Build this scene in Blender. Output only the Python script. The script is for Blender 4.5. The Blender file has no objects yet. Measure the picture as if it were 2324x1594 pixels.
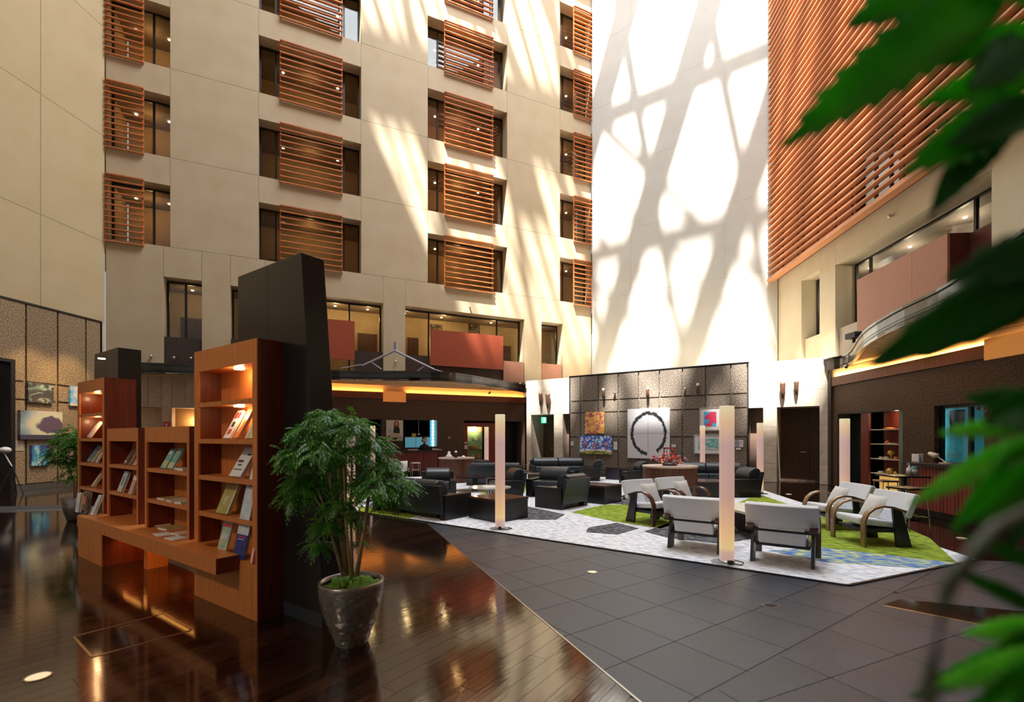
import bpy, math, random
from math import cos, sin, pi, radians as R, sqrt, atan2
random.seed(7)
C = bpy.context.scene.collection
SC = bpy.context.scene
# ---------------------------------------------------------------- camera
FPX, CXP, HOR, EYE = 1090.0, 1162.0, 992.0, 1.6
cd = bpy.data.cameras.new('camera'); cam = bpy.data.objects.new('camera', cd); C.objects.link(cam)
cam.location = (0, 0, EYE); cam.rotation_euler = (R(90), 0, 0)
cd.sensor_fit = 'HORIZONTAL'; cd.sensor_width = 36.0; cd.lens = FPX/2324*36
cd.shift_y = 195/2324; cd.clip_end = 300; cd.clip_start = 0.05
cd.dof.use_dof = True; cd.dof.focus_distance = 9.0; cd.dof.aperture_fstop = cd.lens/15.0
SC.camera = cam
# ---------------------------------------------------------------- light and exposure
w = bpy.data.worlds.new('sky'); SC.world = w; w.use_nodes = True
bg = w.node_tree.nodes['Background']; bg.inputs[0].default_value = (1.0, 0.97, 0.93, 1); bg.inputs[1].default_value = 0.35
SUN = (0.186, 0.407, -1.0)
sd = bpy.data.lights.new('sun', 'SUN'); sd.energy = 34.0; sd.angle = R(1.2); sd.color = (1.0, 0.96, 0.90)
so = bpy.data.objects.new('sun', sd); C.objects.link(so); so.location = (-5, -12, 45)
from mathutils import Vector, Matrix
so.rotation_euler = Vector(SUN).to_track_quat('-Z', 'Y').to_euler()
ad = bpy.data.lights.new('roof_fill', 'AREA'); ad.shape = 'RECTANGLE'; ad.size = 16; ad.size_y = 14; ad.energy = 7800; ad.color = (.86, .94, 1.0)
ao = bpy.data.objects.new('roof_fill', ad); C.objects.link(ao); ao.location = (3, 12, 33.4)       # fill lamp added below the roof to brighten the lounge floor
SC.view_settings.view_transform = 'Standard'; SC.view_settings.look = 'None'
SC.view_settings.gamma = 1; SC.view_settings.use_curve_mapping = False; SC.view_settings.exposure = 0.08
SC.cycles.max_bounces = 8; SC.cycles.diffuse_bounces = 4; SC.cycles.glossy_bounces = 4
SC.cycles.transparent_max_bounces = 12; SC.cycles.caustics_reflective = False; SC.cycles.caustics_refractive = False
SC.cycles.sample_clamp_indirect = 4.0; SC.cycles.use_denoising = True
def point_light(x, y, z, e, col=(1, .66, .34), r=.08):
    l = bpy.data.lights.new('lamp_light', 'POINT'); l.energy = e; l.color = col; l.shadow_soft_size = r
    o = bpy.data.objects.new('lamp_light', l); C.objects.link(o); o.location = (x, y, z); return o
def spot_light(p, tgt, e, ang=60, col=(1, .75, .45), r=.05):
    l = bpy.data.lights.new('spot_light', 'SPOT'); l.energy = e; l.color = col; l.shadow_soft_size = r
    l.spot_size = R(ang); l.spot_blend = .6
    o = bpy.data.objects.new('spot_light', l); C.objects.link(o); o.location = p
    o.rotation_euler = (Vector(tgt)-Vector(p)).to_track_quat('-Z', 'Y').to_euler(); return o
spot_light((-7.5, -3.5, 9), (-3.2, 4.8, 1.2), 1100, 45, (1, .80, .58), .4)      # added spot without a fixture, brightens the bookcase fronts
# ---------------------------------------------------------------- pixel helpers (2324 x 1594 frame)
def G(px, py, z=0.0):                       # point at height z below the horizon
    Y = (EYE-z)*FPX/(py-HOR); return ((px-CXP)*Y/FPX, Y)
def P(px, py, Y): return ((px-CXP)*Y/FPX, Y, EYE+(HOR-py)*Y/FPX)
class Fr:                                   # wall frame: x along, y into the wall, z up
    def __init__(s, ox, oy, a): s.o = (ox, oy); s.a = R(a); s.u = (cos(s.a), sin(s.a)); s.v = (-sin(s.a), cos(s.a))
    def w(s, x, y, z=0): return (s.o[0]+x*s.u[0]+y*s.v[0], s.o[1]+x*s.u[1]+y*s.v[1], z)
    def hit(s, px, off=0):
        r = ((px-CXP)/FPX, 1.0); o = (s.o[0]+off*s.v[0], s.o[1]+off*s.v[1])
        k = -(o[0]*r[1]-o[1]*r[0])/(s.u[0]*r[1]-s.u[1]*r[0]); return k, o[1]+k*s.u[1]
    def s(s, px, off=0): return s.hit(px, off)[0]
    def z(s, px, py, off=0): return EYE+(HOR-py)*s.hit(px, off)[1]/FPX
    def loc(s, X, Y): d = (X-s.o[0], Y-s.o[1]); return (d[0]*s.u[0]+d[1]*s.u[1], d[0]*s.v[0]+d[1]*s.v[1])
LF = Fr(-14.33, 16.94, 25); BW = Fr(4.25, 25.5, -35); RW = Fr(11.4, 20.6, -95)
ST = Fr(.69, 22.9, -35); RL = Fr(10.62, 15.95, -95); LW = Fr(-14.33-1.92, 16.94-21.9, 85)
BK = Fr(-2.198, 4.15, -35)
# ---------------------------------------------------------------- materials
MATS = {}
def mk(name, col, rough=.5, metal=0, col2=None, scale=5, stretch=(1, 1, 1), bump=0, bscale=None, spec=.5, coat=0,
       rand=0, emit=0, ecol=None, tex='noise', detail=4, ramp=(.35, .65), rvar=0, ior=1.5):
    if name in MATS: return MATS[name]
    m = bpy.data.materials.new(name); MATS[name] = m; m.use_nodes = True
    nt = m.node_tree; N = nt.nodes; L = nt.links; b = N['Principled BSDF']
    b.inputs['Roughness'].default_value = rough; b.inputs['Metallic'].default_value = metal
    b.inputs['Specular IOR Level'].default_value = spec; b.inputs['Coat Weight'].default_value = coat
    b.inputs['Coat Roughness'].default_value = .03; b.inputs['IOR'].default_value = ior
    b.inputs['Base Color'].default_value = (*col, 1)
    if col2 or bump or rvar:
        tc = N.new('ShaderNodeTexCoord'); mp = N.new('ShaderNodeMapping'); L.new(tc.outputs['Object'], mp.inputs[0])
        mp.inputs['Scale'].default_value = stretch
        if tex == 'voronoi': t = N.new('ShaderNodeTexVoronoi')
        else: t = N.new('ShaderNodeTexNoise'); t.inputs['Detail'].default_value = detail
        t.inputs['Scale'].default_value = scale; L.new(mp.outputs[0], t.inputs['Vector'])
        out = t.outputs['Color'] if tex == 'voronoi' else t.outputs[0]
    src = None
    if col2:
        r = N.new('ShaderNodeValToRGB'); r.color_ramp.elements[0].position = ramp[0]; r.color_ramp.elements[1].position = ramp[1]
        r.color_ramp.elements[0].color = (*col, 1); r.color_ramp.elements[1].color = (*col2, 1)
        L.new(out, r.inputs[0]); src = r.outputs[0]
    if rand:
        oi = N.new('ShaderNodeObjectInfo'); mr = N.new('ShaderNodeMapRange'); L.new(oi.outputs['Random'], mr.inputs[0])
        mr.inputs[3].default_value = 1-rand; mr.inputs[4].default_value = 1+rand
        h = N.new('ShaderNodeHueSaturation'); L.new(mr.outputs[0], h.inputs['Value'])
        if src: L.new(src, h.inputs['Color'])
        else: h.inputs['Color'].default_value = (*col, 1)
        src = h.outputs[0]
    if src: L.new(src, b.inputs['Base Color'])
    if rvar:
        mr2 = N.new('ShaderNodeMapRange'); L.new(t.outputs[0], mr2.inputs[0]); mr2.inputs[3].default_value = max(0, rough-rvar); mr2.inputs[4].default_value = rough+rvar
        L.new(mr2.outputs[0], b.inputs['Roughness'])
    if bump:
        bp = N.new('ShaderNodeBump'); bp.inputs['Strength'].default_value = bump; bp.inputs['Distance'].default_value = .01
        if bscale:
            t2 = N.new('ShaderNodeTexNoise'); t2.inputs['Scale'].default_value = bscale; L.new(mp.outputs[0], t2.inputs['Vector']); L.new(t2.outputs[0], bp.inputs['Height'])
        else: L.new(t.outputs[0], bp.inputs['Height'])
        L.new(bp.outputs[0], b.inputs['Normal'])
    if emit:
        b.inputs['Emission Color'].default_value = (*(ecol or col), 1); b.inputs['Emission Strength'].default_value = emit
    return m
def glass(name, tint=(1, 1, 1), refl=.08):
    m = bpy.data.materials.new(name); MATS[name] = m; m.use_nodes = True; nt = m.node_tree; N = nt.nodes; L = nt.links
    N.remove(N['Principled BSDF']); t = N.new('ShaderNodeBsdfTransparent'); t.inputs[0].default_value = (*tint, 1)
    g = N.new('ShaderNodeBsdfGlossy'); g.inputs['Roughness'].default_value = .01
    mx = N.new('ShaderNodeMixShader'); mx.inputs[0].default_value = refl
    lw = N.new('ShaderNodeLayerWeight'); lw.inputs[0].default_value = .5; pw = N.new('ShaderNodeMath'); pw.operation = 'POWER'; pw.inputs[1].default_value = 4; L.new(lw.outputs['Facing'], pw.inputs[0])
    ma = N.new('ShaderNodeMath'); ma.operation = 'MULTIPLY_ADD'; ma.inputs[1].default_value = .8; ma.inputs[2].default_value = .04; L.new(pw.outputs[0], ma.inputs[0]); L.new(ma.outputs[0], mx.inputs[0])
    L.new(t.outputs[0], mx.inputs[1]); L.new(g.outputs[0], mx.inputs[2]); L.new(mx.outputs[0], N['Material Output'].inputs[0]); return m
plasterB = mk('plaster_white', (.55, .535, .485), .75, col2=(.59, .575, .53), scale=1.2, bump=.15, bscale=60)
plaster = mk('plaster', (.485, .38, .24), .75, col2=(.525, .425, .285), scale=1.2, bump=.15, bscale=60)  # warm light on the left facade is put into this plaster's colour
plasterR = mk('plaster_cream', (.60, .52, .37), .75, col2=(.64, .56, .41), scale=1.1, bump=.12, bscale=60)
plasterL = mk('plaster_ochre', (.52, .42, .24), .75, col2=(.55, .45, .27), scale=1.1, bump=.12, bscale=60)
granite = mk('granite', (.075, .058, .046), .6, col2=(.40, .33, .26), scale=26, detail=5, ramp=(.36, .70), rand=.10, spec=.3)
graniteL = mk('granite_warm', (.16, .10, .055), .6, col2=(.52, .39, .24), scale=26, detail=5, ramp=(.34, .70), rand=.08, spec=.3)
graniteD = mk('granite_dark', (.045, .027, .017), .6, col2=(.17, .105, .065), scale=22, detail=5, ramp=(.34, .70), rand=.06, spec=.3)
traver = mk('travertine', (.60, .50, .38), .55, col2=(.72, .64, .53), scale=3.5, detail=8, rand=.07, bump=.1)
traverB = mk('travertine_brown', (.56, .42, .29), .55, col2=(.66, .52, .38), scale=4, detail=8, rand=.08, bump=.1)
slatw = mk('slat_wood', (.42, .125, .032), .5, col2=(.56, .19, .05), scale=6, stretch=(1, 8, 8), rand=.12)
slatR = mk('screen_wood', (.60, .26, .12), .5, col2=(.68, .32, .16), scale=3, stretch=(.6, 8, 8), rand=.08)
slatback = mk('screen_back', (.36, .115, .05), .6, col2=(.42, .145, .065), scale=2, stretch=(3, 3, .5), rand=.08)
redpan = mk('balcony_red', (.30, .052, .02), .5, col2=(.35, .07, .028), scale=6, stretch=(6, 6, 1), rand=.04)
redpanR = mk('balcony_rose', (.38, .17, .11), .5, col2=(.43, .20, .13), scale=6, stretch=(6, 6, 1), rand=.04)
dkpan = mk('balcony_dark', (.030, .016, .012), .5, col2=(.05, .028, .02), scale=6, stretch=(6, 6, 1))
frameb = mk('frame_black', (.008, .007, .007), .4)
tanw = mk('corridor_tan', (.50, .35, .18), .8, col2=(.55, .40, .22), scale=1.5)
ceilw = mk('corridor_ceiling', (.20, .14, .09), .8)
dkdoor = mk('door_dark', (.07, .025, .018), .5, col2=(.10, .035, .025), scale=3, stretch=(6, 6, .6))
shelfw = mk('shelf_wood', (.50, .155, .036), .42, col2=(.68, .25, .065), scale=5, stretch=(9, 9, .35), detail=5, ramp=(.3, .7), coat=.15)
shelfd = mk('shelf_wood_shaded', (.12, .016, .006), .42, col2=(.20, .034, .010), scale=4, stretch=(7, 7, .35), detail=5, ramp=(.3, .7), coat=.15)  # darker copy of the shelf wood, shade of the sides put into its colour
slabm = mk('slab_black', (.012, .011, .012), .22, col2=(.018, .016, .016), scale=2, spec=.5)
plankm = mk('floor_plank', (.008, .0035, .002), .09, col2=(.030, .010, .005), scale=3, stretch=(1, 14, 1), rand=.5, bump=.05, spec=.7, ior=2.0, rvar=.04)
floord = mk('floor_dark', (.008, .004, .003), .09, col2=(.022, .009, .005), scale=2.5, stretch=(2, 12, 1), bump=.02, spec=.7, ior=1.9)
tilem = mk('floor_tile', (.028, .033, .047), .42, col2=(.042, .049, .065), scale=1.3, bump=.35, bscale=90, rand=.10, rvar=.06, spec=.6)
carpw = mk('carpet_white', (.46, .50, .60), .95, col2=(.88, .90, .96), scale=9, stretch=(1, 2.6, 1), detail=7, ramp=(.36, .52), bump=.4, bscale=150)
carpg = mk('carpet_green', (.11, .16, .012), .95, col2=(.36, .50, .035), scale=8, stretch=(1, 3, 1), detail=7, ramp=(.38, .58), bump=.4, bscale=150)
carpk = mk('carpet_charcoal', (.035, .038, .05), .95, col2=(.30, .31, .34), scale=11, stretch=(1, 2.4, 1), detail=7, ramp=(.45, .68), bump=.4, bscale=150)
carpb = mk('carpet_blue', (.07, .20, .58), .95, col2=(.58, .68, .30), scale=7, stretch=(1, 3.2, 1), detail=7, ramp=(.46, .56), bump=.4, bscale=150)
carpt = mk('carpet_teal', (.28, .42, .44), .95, col2=(.66, .74, .76), scale=9, stretch=(1, 2.6, 1), detail=7, ramp=(.38, .55))
leather = mk('leather_black', (.018, .026, .034), .34, col2=(.024, .034, .044), scale=20, bump=.1, bscale=120)
blackw = mk('sofa_wood', (.010, .009, .009), .35, col2=(.016, .014, .013), scale=3)
fabric = mk('chair_fabric', (.72, .75, .80), .9, col2=(.80, .83, .88), scale=60, bump=.2, bscale=300)
bent = mk('bentwood', (.045, .020, .012), .28, col2=(.11, .042, .018), scale=6, stretch=(8, 1, 1), coat=.4)
bentt = mk('bentwood_tan', (.22, .115, .05), .3, col2=(.30, .17, .08), scale=6, stretch=(8, 1, 1), coat=.4)
legb = mk('chair_leg', (.014, .013, .014), .35)
steel = mk('steel', (.62, .60, .58), .25, metal=1)
brass = mk('brass', (.52, .36, .20), .3, metal=1)
white = mk('white_lacquer', (.8, .79, .77), .45)
black = mk('matt_black', (.01, .01, .01), .5)
warm_em = mk('warm_lamp', (1, .8, .5), .5, emit=12, ecol=(1, .80, .52))
cove_em = mk('cove_light', (.9, .45, .12), .5, emit=.75, ecol=(1, .48, .12))
soffw = mk('soffit_panel', (.86, .60, .28), .6, col2=(.90, .66, .34), scale=1, stretch=(1, 4, 1))
def leafmat(name, c1, c2, scale=10, tr=.45):
    m = mk(name, c1, .35, col2=c2, scale=scale, spec=.5); nt = m.node_tree; N = nt.nodes; L = nt.links; b = N['Principled BSDF']
    t = N.new('ShaderNodeBsdfTranslucent'); L.new(b.inputs['Base Color'].links[0].from_socket, t.inputs[0]); mx = N.new('ShaderNodeMixShader'); mx.inputs[0].default_value = tr
    L.new(b.outputs[0], mx.inputs[1]); L.new(t.outputs[0], mx.inputs[2]); L.new(mx.outputs[0], N['Material Output'].inputs[0]); return m
gl = glass('window_glass', (.93, .94, .90)); glt = glass('teal_glass', (.55, .85, .88))
canopym = mk('canopy_metal', (.030, .026, .022), .22, metal=.3, col2=(.05, .045, .04), scale=1.5, stretch=(1, 1, 6))
# ---------------------------------------------------------------- mesh builder
class MB:
    def __init__(s): s.v = []; s.f = []
    def add(s, vs, fs):
        n = len(s.v); s.v += [tuple(p) for p in vs]; s.f += [tuple(i+n for i in f) for f in fs]; return s
    def box(s, x0, x1, y0, y1, z0, z1):
        return s.add([(x0, y0, z0), (x1, y0, z0), (x1, y1, z0), (x0, y1, z0), (x0, y0, z1), (x1, y0, z1), (x1, y1, z1), (x0, y1, z1)],
                     [(0, 3, 2, 1), (4, 5, 6, 7), (0, 1, 5, 4), (1, 2, 6, 5), (2, 3, 7, 6), (3, 0, 4, 7)])
    def hexa(s, b, t):                      # bottom 4, top 4
        return s.add(list(b)+list(t), [(0, 3, 2, 1), (4, 5, 6, 7), (0, 1, 5, 4), (1, 2, 6, 5), (2, 3, 7, 6), (3, 0, 4, 7)])
    def prism(s, poly, z0, z1):
        n = len(poly); a = sum(poly[i][0]*poly[(i+1) % n][1]-poly[(i+1) % n][0]*poly[i][1] for i in range(n))
        if a < 0: poly = poly[::-1]
        return s.add([(x, y, z0) for x, y in poly]+[(x, y, z1) for x, y in poly],
                     [tuple(range(n))[::-1], tuple(range(n, 2*n))]+[(i, (i+1) % n, (i+1) % n+n, i+n) for i in range(n)])
    def xprism(s, prof, x0, x1):            # profile in (y,z) extruded along x
        n = len(prof); return s.add([(x0, y, z) for y, z in prof]+[(x1, y, z) for y, z in prof],
                     [tuple(range(n)), tuple(range(n, 2*n))[::-1]]+[(i, i+n, (i+1) % n+n, (i+1) % n) for i in range(n)])
    def yprism(s, prof, y0, y1):            # profile in (x,z) extruded along y
        n = len(prof); return s.add([(x, y0, z) for x, z in prof]+[(x, y1, z) for x, z in prof],
                     [tuple(range(n)), tuple(range(n, 2*n))[::-1]]+[(i, i+n, (i+1) % n+n, (i+1) % n) for i in range(n)])
    def tube(s, pts, r, n=8, cap=True):
        pts = [Vector(p) for p in pts]; rs = r if isinstance(r, (list, tuple)) else [r]*len(pts); vs = []; fs = []
        for i, p in enumerate(pts):
            d = (pts[min(i+1, len(pts)-1)]-pts[max(i-1, 0)]).normalized()
            a = Vector((0, 0, 1)) if abs(d.z) < .9 else Vector((1, 0, 0)); x = d.cross(a).normalized(); y = d.cross(x)
            for k in range(n):
                t = 2*pi*k/n; vs.append(p+(x*cos(t)+y*sin(t))*rs[i])
        for i in range(len(pts)-1):
            for k in range(n): fs.append((i*n+k, i*n+(k+1) % n, (i+1)*n+(k+1) % n, (i+1)*n+k))
        if cap: fs += [tuple(range(n))[::-1], tuple(range((len(pts)-1)*n, len(pts)*n))]
        return s.add(vs, fs)
    def lathe(s, prof, cx=0, cy=0, n=32):
        vs = [(cx+r*cos(2*pi*k/n), cy+r*sin(2*pi*k/n), z) for r, z in prof for k in range(n)]; fs = []
        for i in range(len(prof)-1):
            for k in range(n): fs.append((i*n+k, i*n+(k+1) % n, (i+1)*n+(k+1) % n, (i+1)*n+k))
        if prof[0][0] > 1e-4: fs.append(tuple(range(n))[::-1])
        if prof[-1][0] > 1e-4: fs.append(tuple(range((len(prof)-1)*n, len(prof)*n)))
        return s.add(vs, fs)
    def ball(s, c, r, sz=1, n=10, m=7, sx=1, sy=1):
        vs = [(c[0], c[1], c[2]-r*sz)]
        for i in range(1, m):
            a = -pi/2+pi*i/m
            for k in range(n): vs.append((c[0]+sx*r*cos(a)*cos(2*pi*k/n), c[1]+sy*r*cos(a)*sin(2*pi*k/n), c[2]+r*sz*sin(a)))
        vs.append((c[0], c[1], c[2]+r*sz)); fs = []
        for k in range(n): fs.append((0, 1+(k+1) % n, 1+k)); fs.append((len(vs)-1, 1+(m-2)*n+k, 1+(m-2)*n+(k+1) % n))
        for i in range(m-2):
            for k in range(n): fs.append((1+i*n+k, 1+i*n+(k+1) % n, 1+(i+1)*n+(k+1) % n, 1+(i+1)*n+k))
        return s.add(vs, fs)
    def build(s, name, mat, parent=None, loc=None, rz=0, smooth=False, bevel=0, **kw):
        me = bpy.data.meshes.new(name); me.from_pydata(s.v, [], s.f); me.materials.append(mat)
        if smooth: me.polygons.foreach_set('use_smooth', [True]*len(me.polygons))
        o = bpy.data.objects.new(name, me); C.objects.link(o)
        if parent: o.parent = parent
        if loc: o.location = loc
        if rz: o.rotation_euler = (0, 0, rz)
        if bevel:
            b = o.modifiers.new('bevel', 'BEVEL'); b.width = bevel; b.segments = 3; b.limit_method = 'ANGLE'; b.angle_limit = R(40)
            me.polygons.foreach_set('use_smooth', [True]*len(me.polygons)); b.harden_normals = False
            wn = o.modifiers.new('wn', 'WEIGHTED_NORMAL'); wn.keep_sharp = True
        for k, v in kw.items(): o[k] = v
        return o
def tag(o, label=None, cat=None, group=None, kind=None):
    if label: o['label'] = label
    if cat: o['category'] = cat
    if group: o['group'] = group
    if kind: o['kind'] = kind
    return o
def empty(name, loc=(0, 0, 0), rz=0, label=None, cat=None, group=None, kind=None):
    o = bpy.data.objects.new(name, None); C.objects.link(o); o.empty_display_size = .2
    o.location = loc; o.rotation_euler = (0, 0, rz); return tag(o, label, cat, group, kind)
def onf(fr, name, x, y=0, z=0, rz=0, **kw): return empty(name, fr.w(x, y, z), fr.a+rz, **kw)
def kids(o): return [c for c in C.objects if c.parent == o]
def copy_tree(o, parent=None):
    c = o.copy(); C.objects.link(c); c.parent = parent
    for ch in list(o.children): copy_tree(ch, c)
    return c
def clip(poly, a, b):                       # keep the part of poly on the left of the line a->b
    out = []
    def sd(p): return (b[0]-a[0])*(p[1]-a[1])-(b[1]-a[1])*(p[0]-a[0])
    for i in range(len(poly)):
        p, q = poly[i], poly[(i+1) % len(poly)]; dp, dq = sd(p), sd(q)
        if dp >= 0: out.append(p)
        if (dp > 0 and dq < 0) or (dp < 0 and dq > 0):
            t = dp/(dp-dq); out.append((p[0]+t*(q[0]-p[0]), p[1]+t*(q[1]-p[1])))
    return out
def clipall(poly, lines):
    for a, b in lines:
        if len(poly) < 3: return []
        poly = clip(poly, a, b)
    return poly if len(poly) >= 3 else []
def area(p): return abs(sum(p[i][0]*p[(i+1) % len(p)][1]-p[(i+1) % len(p)][0]*p[i][1] for i in range(len(p))))/2 if len(p) > 2 else 0
# wall of separate panels with recessed joints and openings
def panel_wall(fr, root, mat, sb, zb, holes, depth=.65, gap=.012, pname='wall_panel', jd=.02):
    n = 0
    for i in range(len(sb)-1):
        for j in range(len(zb)-1):
            a0, a1, b0, b1 = sb[i], sb[i+1], zb[j], zb[j+1]; hs = [h for h in holes if h[0] < a1-1e-4 and h[1] > a0+1e-4 and h[2] < b1-1e-4 and h[3] > b0+1e-4]
            xs = sorted({a0, a1}|{min(max(v, a0), a1) for h in hs for v in h[:2]}); zs = sorted({b0, b1}|{min(max(v, b0), b1) for h in hs for v in h[2:]})
            m = MB()
            for p in range(len(xs)-1):
                for q in range(len(zs)-1):
                    cx, cz = (xs[p]+xs[p+1])/2, (zs[q]+zs[q+1])/2
                    if any(h[0] < cx < h[1] and h[2] < cz < h[3] for h in hs): continue
                    m.box(xs[p]-a0, xs[p+1]-a0, jd, depth, zs[q]-b0, zs[q+1]-b0)
                    m.box(xs[p]-a0+(gap/2 if p == 0 else 0), xs[p+1]-a0-(gap/2 if p == len(xs)-2 else 0), 0, jd, zs[q]-b0+(gap/2 if q == 0 else 0), zs[q+1]-b0-(gap/2 if q == len(zs)-2 else 0))
            if m.v:
                o = m.build(pname, mat, root); o.location = (a0, 0, b0); n += 1
    return n
# ================================================================ ROOF (steel lattice over the lit part, solid elsewhere)
ZR = 34.0
def up(X, Y, z): t = ZR-z; return (X-SUN[0]*t, Y-SUN[1]*t)       # where on the roof the sun ray of a point passed
def upw(fr, px, py):
    s, Y = fr.hit(px); X, Yw, _ = fr.w(s, 0); return up(X, Yw, fr.z(px, py))
rect = [(-24, -14), (24, -14), (24, 34), (-24, 34)]
d35 = (cos(R(-35)), sin(R(-35))); d85 = (cos(R(85)), sin(R(85))); d25 = (cos(R(25)), sin(R(25)))
pA = up(9.2, 16.95, 1.9); pB = upw(LF, 822, 470)
A1 = (pA, (pA[0]+d35[0], pA[1]+d35[1]))
nearp = clip(rect, A1[1], A1[0]); farp = clip(rect, A1[0], A1[1])
leftp = clip(farp, pB, (pB[0]+d85[0], pB[1]+d85[1]))
rf = empty('ceiling', kind='structure')
MB().prism(nearp, ZR, ZR+.5).build('roof_slab', plaster, rf)
MB().prism(leftp, ZR, ZR+.5).build('roof_slab', plaster, rf)
def beam(p, d, w_, h=.35, z=ZR, L=60, name='roof_beam'):
    n = (-d[1], d[0]); q = [(p[0]+a*d[0]*L/2+b*n[0]*w_/2, p[1]+a*d[1]*L/2+b*n[1]*w_/2) for a, b in ((-1, -1), (1, -1), (1, 1), (-1, 1))]
    q = clip(q, A1[0], A1[1])
    if len(q) > 2: MB().prism(q, z, z+h).build(name, steelp, rf)
steelp = mk('painted_steel', (.5, .5, .5), .5)
b0 = upw(BW, 1500, 378); b1 = upw(BW, 1672, 500); sp = ((b1[0]-b0[0])*-d25[1]+(b1[1]-b0[1])*d25[0])
n25 = (-d25[1], d25[0]); n85 = (-d85[1], d85[0]); n35 = (-d35[1], d35[0])
for k in range(-3, 5): beam((b0[0]+n25[0]*sp*k, b0[1]+n25[1]*sp*k), d25, 1.15, .4)
c0 = upw(BW, 1470, 400); c1 = upw(BW, 1660, 300); sc_ = ((c1[0]-c0[0])*n85[0]+(c1[1]-c0[1])*n85[1])
for k in range(-1, 6): beam((c0[0]-n85[0]*sc_*k*-1, c0[1]-n85[1]*sc_*k*-1), d85, .42, .3, ZR+.4)
for k in range(1, 5): beam((c0[0]-n85[0]*sc_*k, c0[1]-n85[1]*sc_*k), d85, .42, .3, ZR+.4)
for px, py, ww in ((1550, 190, .45), (1550, 530, .5), (1550, -150, .6)): beam(upw(BW, px, py), d35, ww, .25, ZR-.2)
for k in range(16):                                             # fine glazing bars, the thin streaks on the left facade
    p = upw(LF, 830+k*34, 300); beam(p, (cos(R(118)), sin(R(118))), .16 if k % 3 else .3, .15, ZR+.8)
pn = upw(LF, 1196, 455); nn = (cos(R(115)), sin(R(115)))
MB().prism([(pn[0]+a*.95*d25[0]+b*1.0*nn[0]*.42, pn[1]+a*.95*d25[1]+b*1.0*nn[1]*.42) for a, b in ((-1, -1), (1, -1), (1, 1), (-1, 1))], ZR+.2, ZR+.3).build('roof_panel', steelp, rf)
# ================================================================ FLOOR
TL0, TL1 = G(965, 1186), G(1450, 1594)                           # edge between planks and tiles
CF0, CF1 = G(965, 1185), G(1922, 1330)                           # front edge of the carpet
CE = G(2215, 1272)
fl = empty('floor', kind='structure')
MB().box(-24, 24, -8, 30, -.3, -.006).build('floor_base', floord, fl)
def ext(a, b, k): return (a[0]+(b[0]-a[0])*k, a[1]+(b[1]-a[1])*k)
TLx = ext(TL0, TL1, 1.35)
# planks at 55 degrees
pr = [TL0, (-6.3, 6.4), (-6.3, TLx[1]), TLx]
if sum((pr[i][0]*pr[(i+1) % 4][1]-pr[(i+1) % 4][0]*pr[i][1]) for i in range(4)) < 0: pr = pr[::-1]
PF = Fr(-2, 4, 55); n = 0
HX = [G(170, 1446), G(372, 1394), G(432, 1431), G(212, 1491)]
lines = [(pr[i], pr[(i+1) % 4]) for i in range(4)]
for j in range(-60, 60):
    y0 = j*.135; x = -12-random.random()*1.9
    while x < 12:
        x2 = x+1.9
        q = [PF.w(a, b)[:2] for a, b in ((x+.0015, y0+.0015), (x2-.0015, y0+.0015), (x2-.0015, y0+.1335), (x+.0015, y0+.1335))]
        q = clipall(q, lines); x = x2
        if q and area(q) > .002:
            cx = sum(p[0] for p in q)/len(q); cy = sum(p[1] for p in q)/len(q); l = [PF.loc(p[0], p[1]) for p in q]; c = PF.loc(cx, cy)
            MB().prism([(a-c[0], b-c[1]) for a, b in l], -.006, 0).build('plank', plankm, fl, (cx, cy, 0), PF.a); n += 1
print('planks', n)
# tiles: main field 35.5 deg, right field 25 deg, split by a long diagonal joint
TF = Fr(*G(1293, 1441), 35.5); S0, S1 = G(1632, 1567), G(2036, 1346)
T2 = Fr(*S1, 25); Sx0 = ext(S1, S0, 1.6); nT = 0
def tiles(F, size, rows, cols, lines):
    global nT
    for i in cols:
        for j in rows:
            g = .003; q = [F.w(a, b)[:2] for a, b in ((i*size+g, j*size+g), ((i+1)*size-g, j*size+g), ((i+1)*size-g, (j+1)*size-g), (i*size+g, (j+1)*size-g))]
            q = clipall(q, lines)
            if q and area(q) > .004:
                cx = sum(p[0] for p in q)/len(q); cy = sum(p[1] for p in q)/len(q); c = F.loc(cx, cy)
                MB().prism([(F.loc(*p)[0]-c[0], F.loc(*p)[1]-c[1]) for p in q], -.006, .001).build('tile', tilem, fl, (cx, cy, 0), F.a); nT += 1
right_of = lambda a, b: (b, a)
tiles(TF, .575, range(-12, 14), range(-9, 16), [(TL0, TL1), (CF1, CF0), (S0, S1), ((-3, 1.6), (3, 1.6))]); tiles(TF, .575, range(-12, 14), range(-9, 18), [(S0, S1), (CF0, CF1), (CE, CF1)])
IN = [G(2005, 1373), G(2043, 1361), G(2324, 1389), G(2324, 1437)]
RB = [(S1, S0), ((-3, 1.6), (7, 1.6)), ((7, 1), (7, 7)), (G(2400, 1278), G(2200, 1272))]
tiles(T2, .80, range(-8, 8), range(-6, 8), RB+[(CF1, CF0)]); tiles(T2, .80, range(-8, 8), range(-6, 8), RB+[(CF0, CF1), (CE, CF1)])
print('tiles', nT)
MB().prism(IN, 0, .003).build('dark_inlay', floord, fl)
MB().prism([G(2005, 1374), G(2005, 1376.5), G(2324, 1440), G(2324, 1437)], 0, .004).build('inlay_edge', steel, fl)
def strip(a, b, w_, z0, z1): 
    d = Vector((b[0]-a[0], b[1]-a[1])).normalized(); n_ = Vector((-d.y, d.x))*w_
    return [(a[0], a[1]), (b[0], b[1]), (b[0]+n_.x, b[1]+n_.y), (a[0]+n_.x, a[1]+n_.y)]
MB().prism(strip(TL0, TLx, .012, 0, 0), -.003, .004).build('edge_strip', steel, fl)
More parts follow.
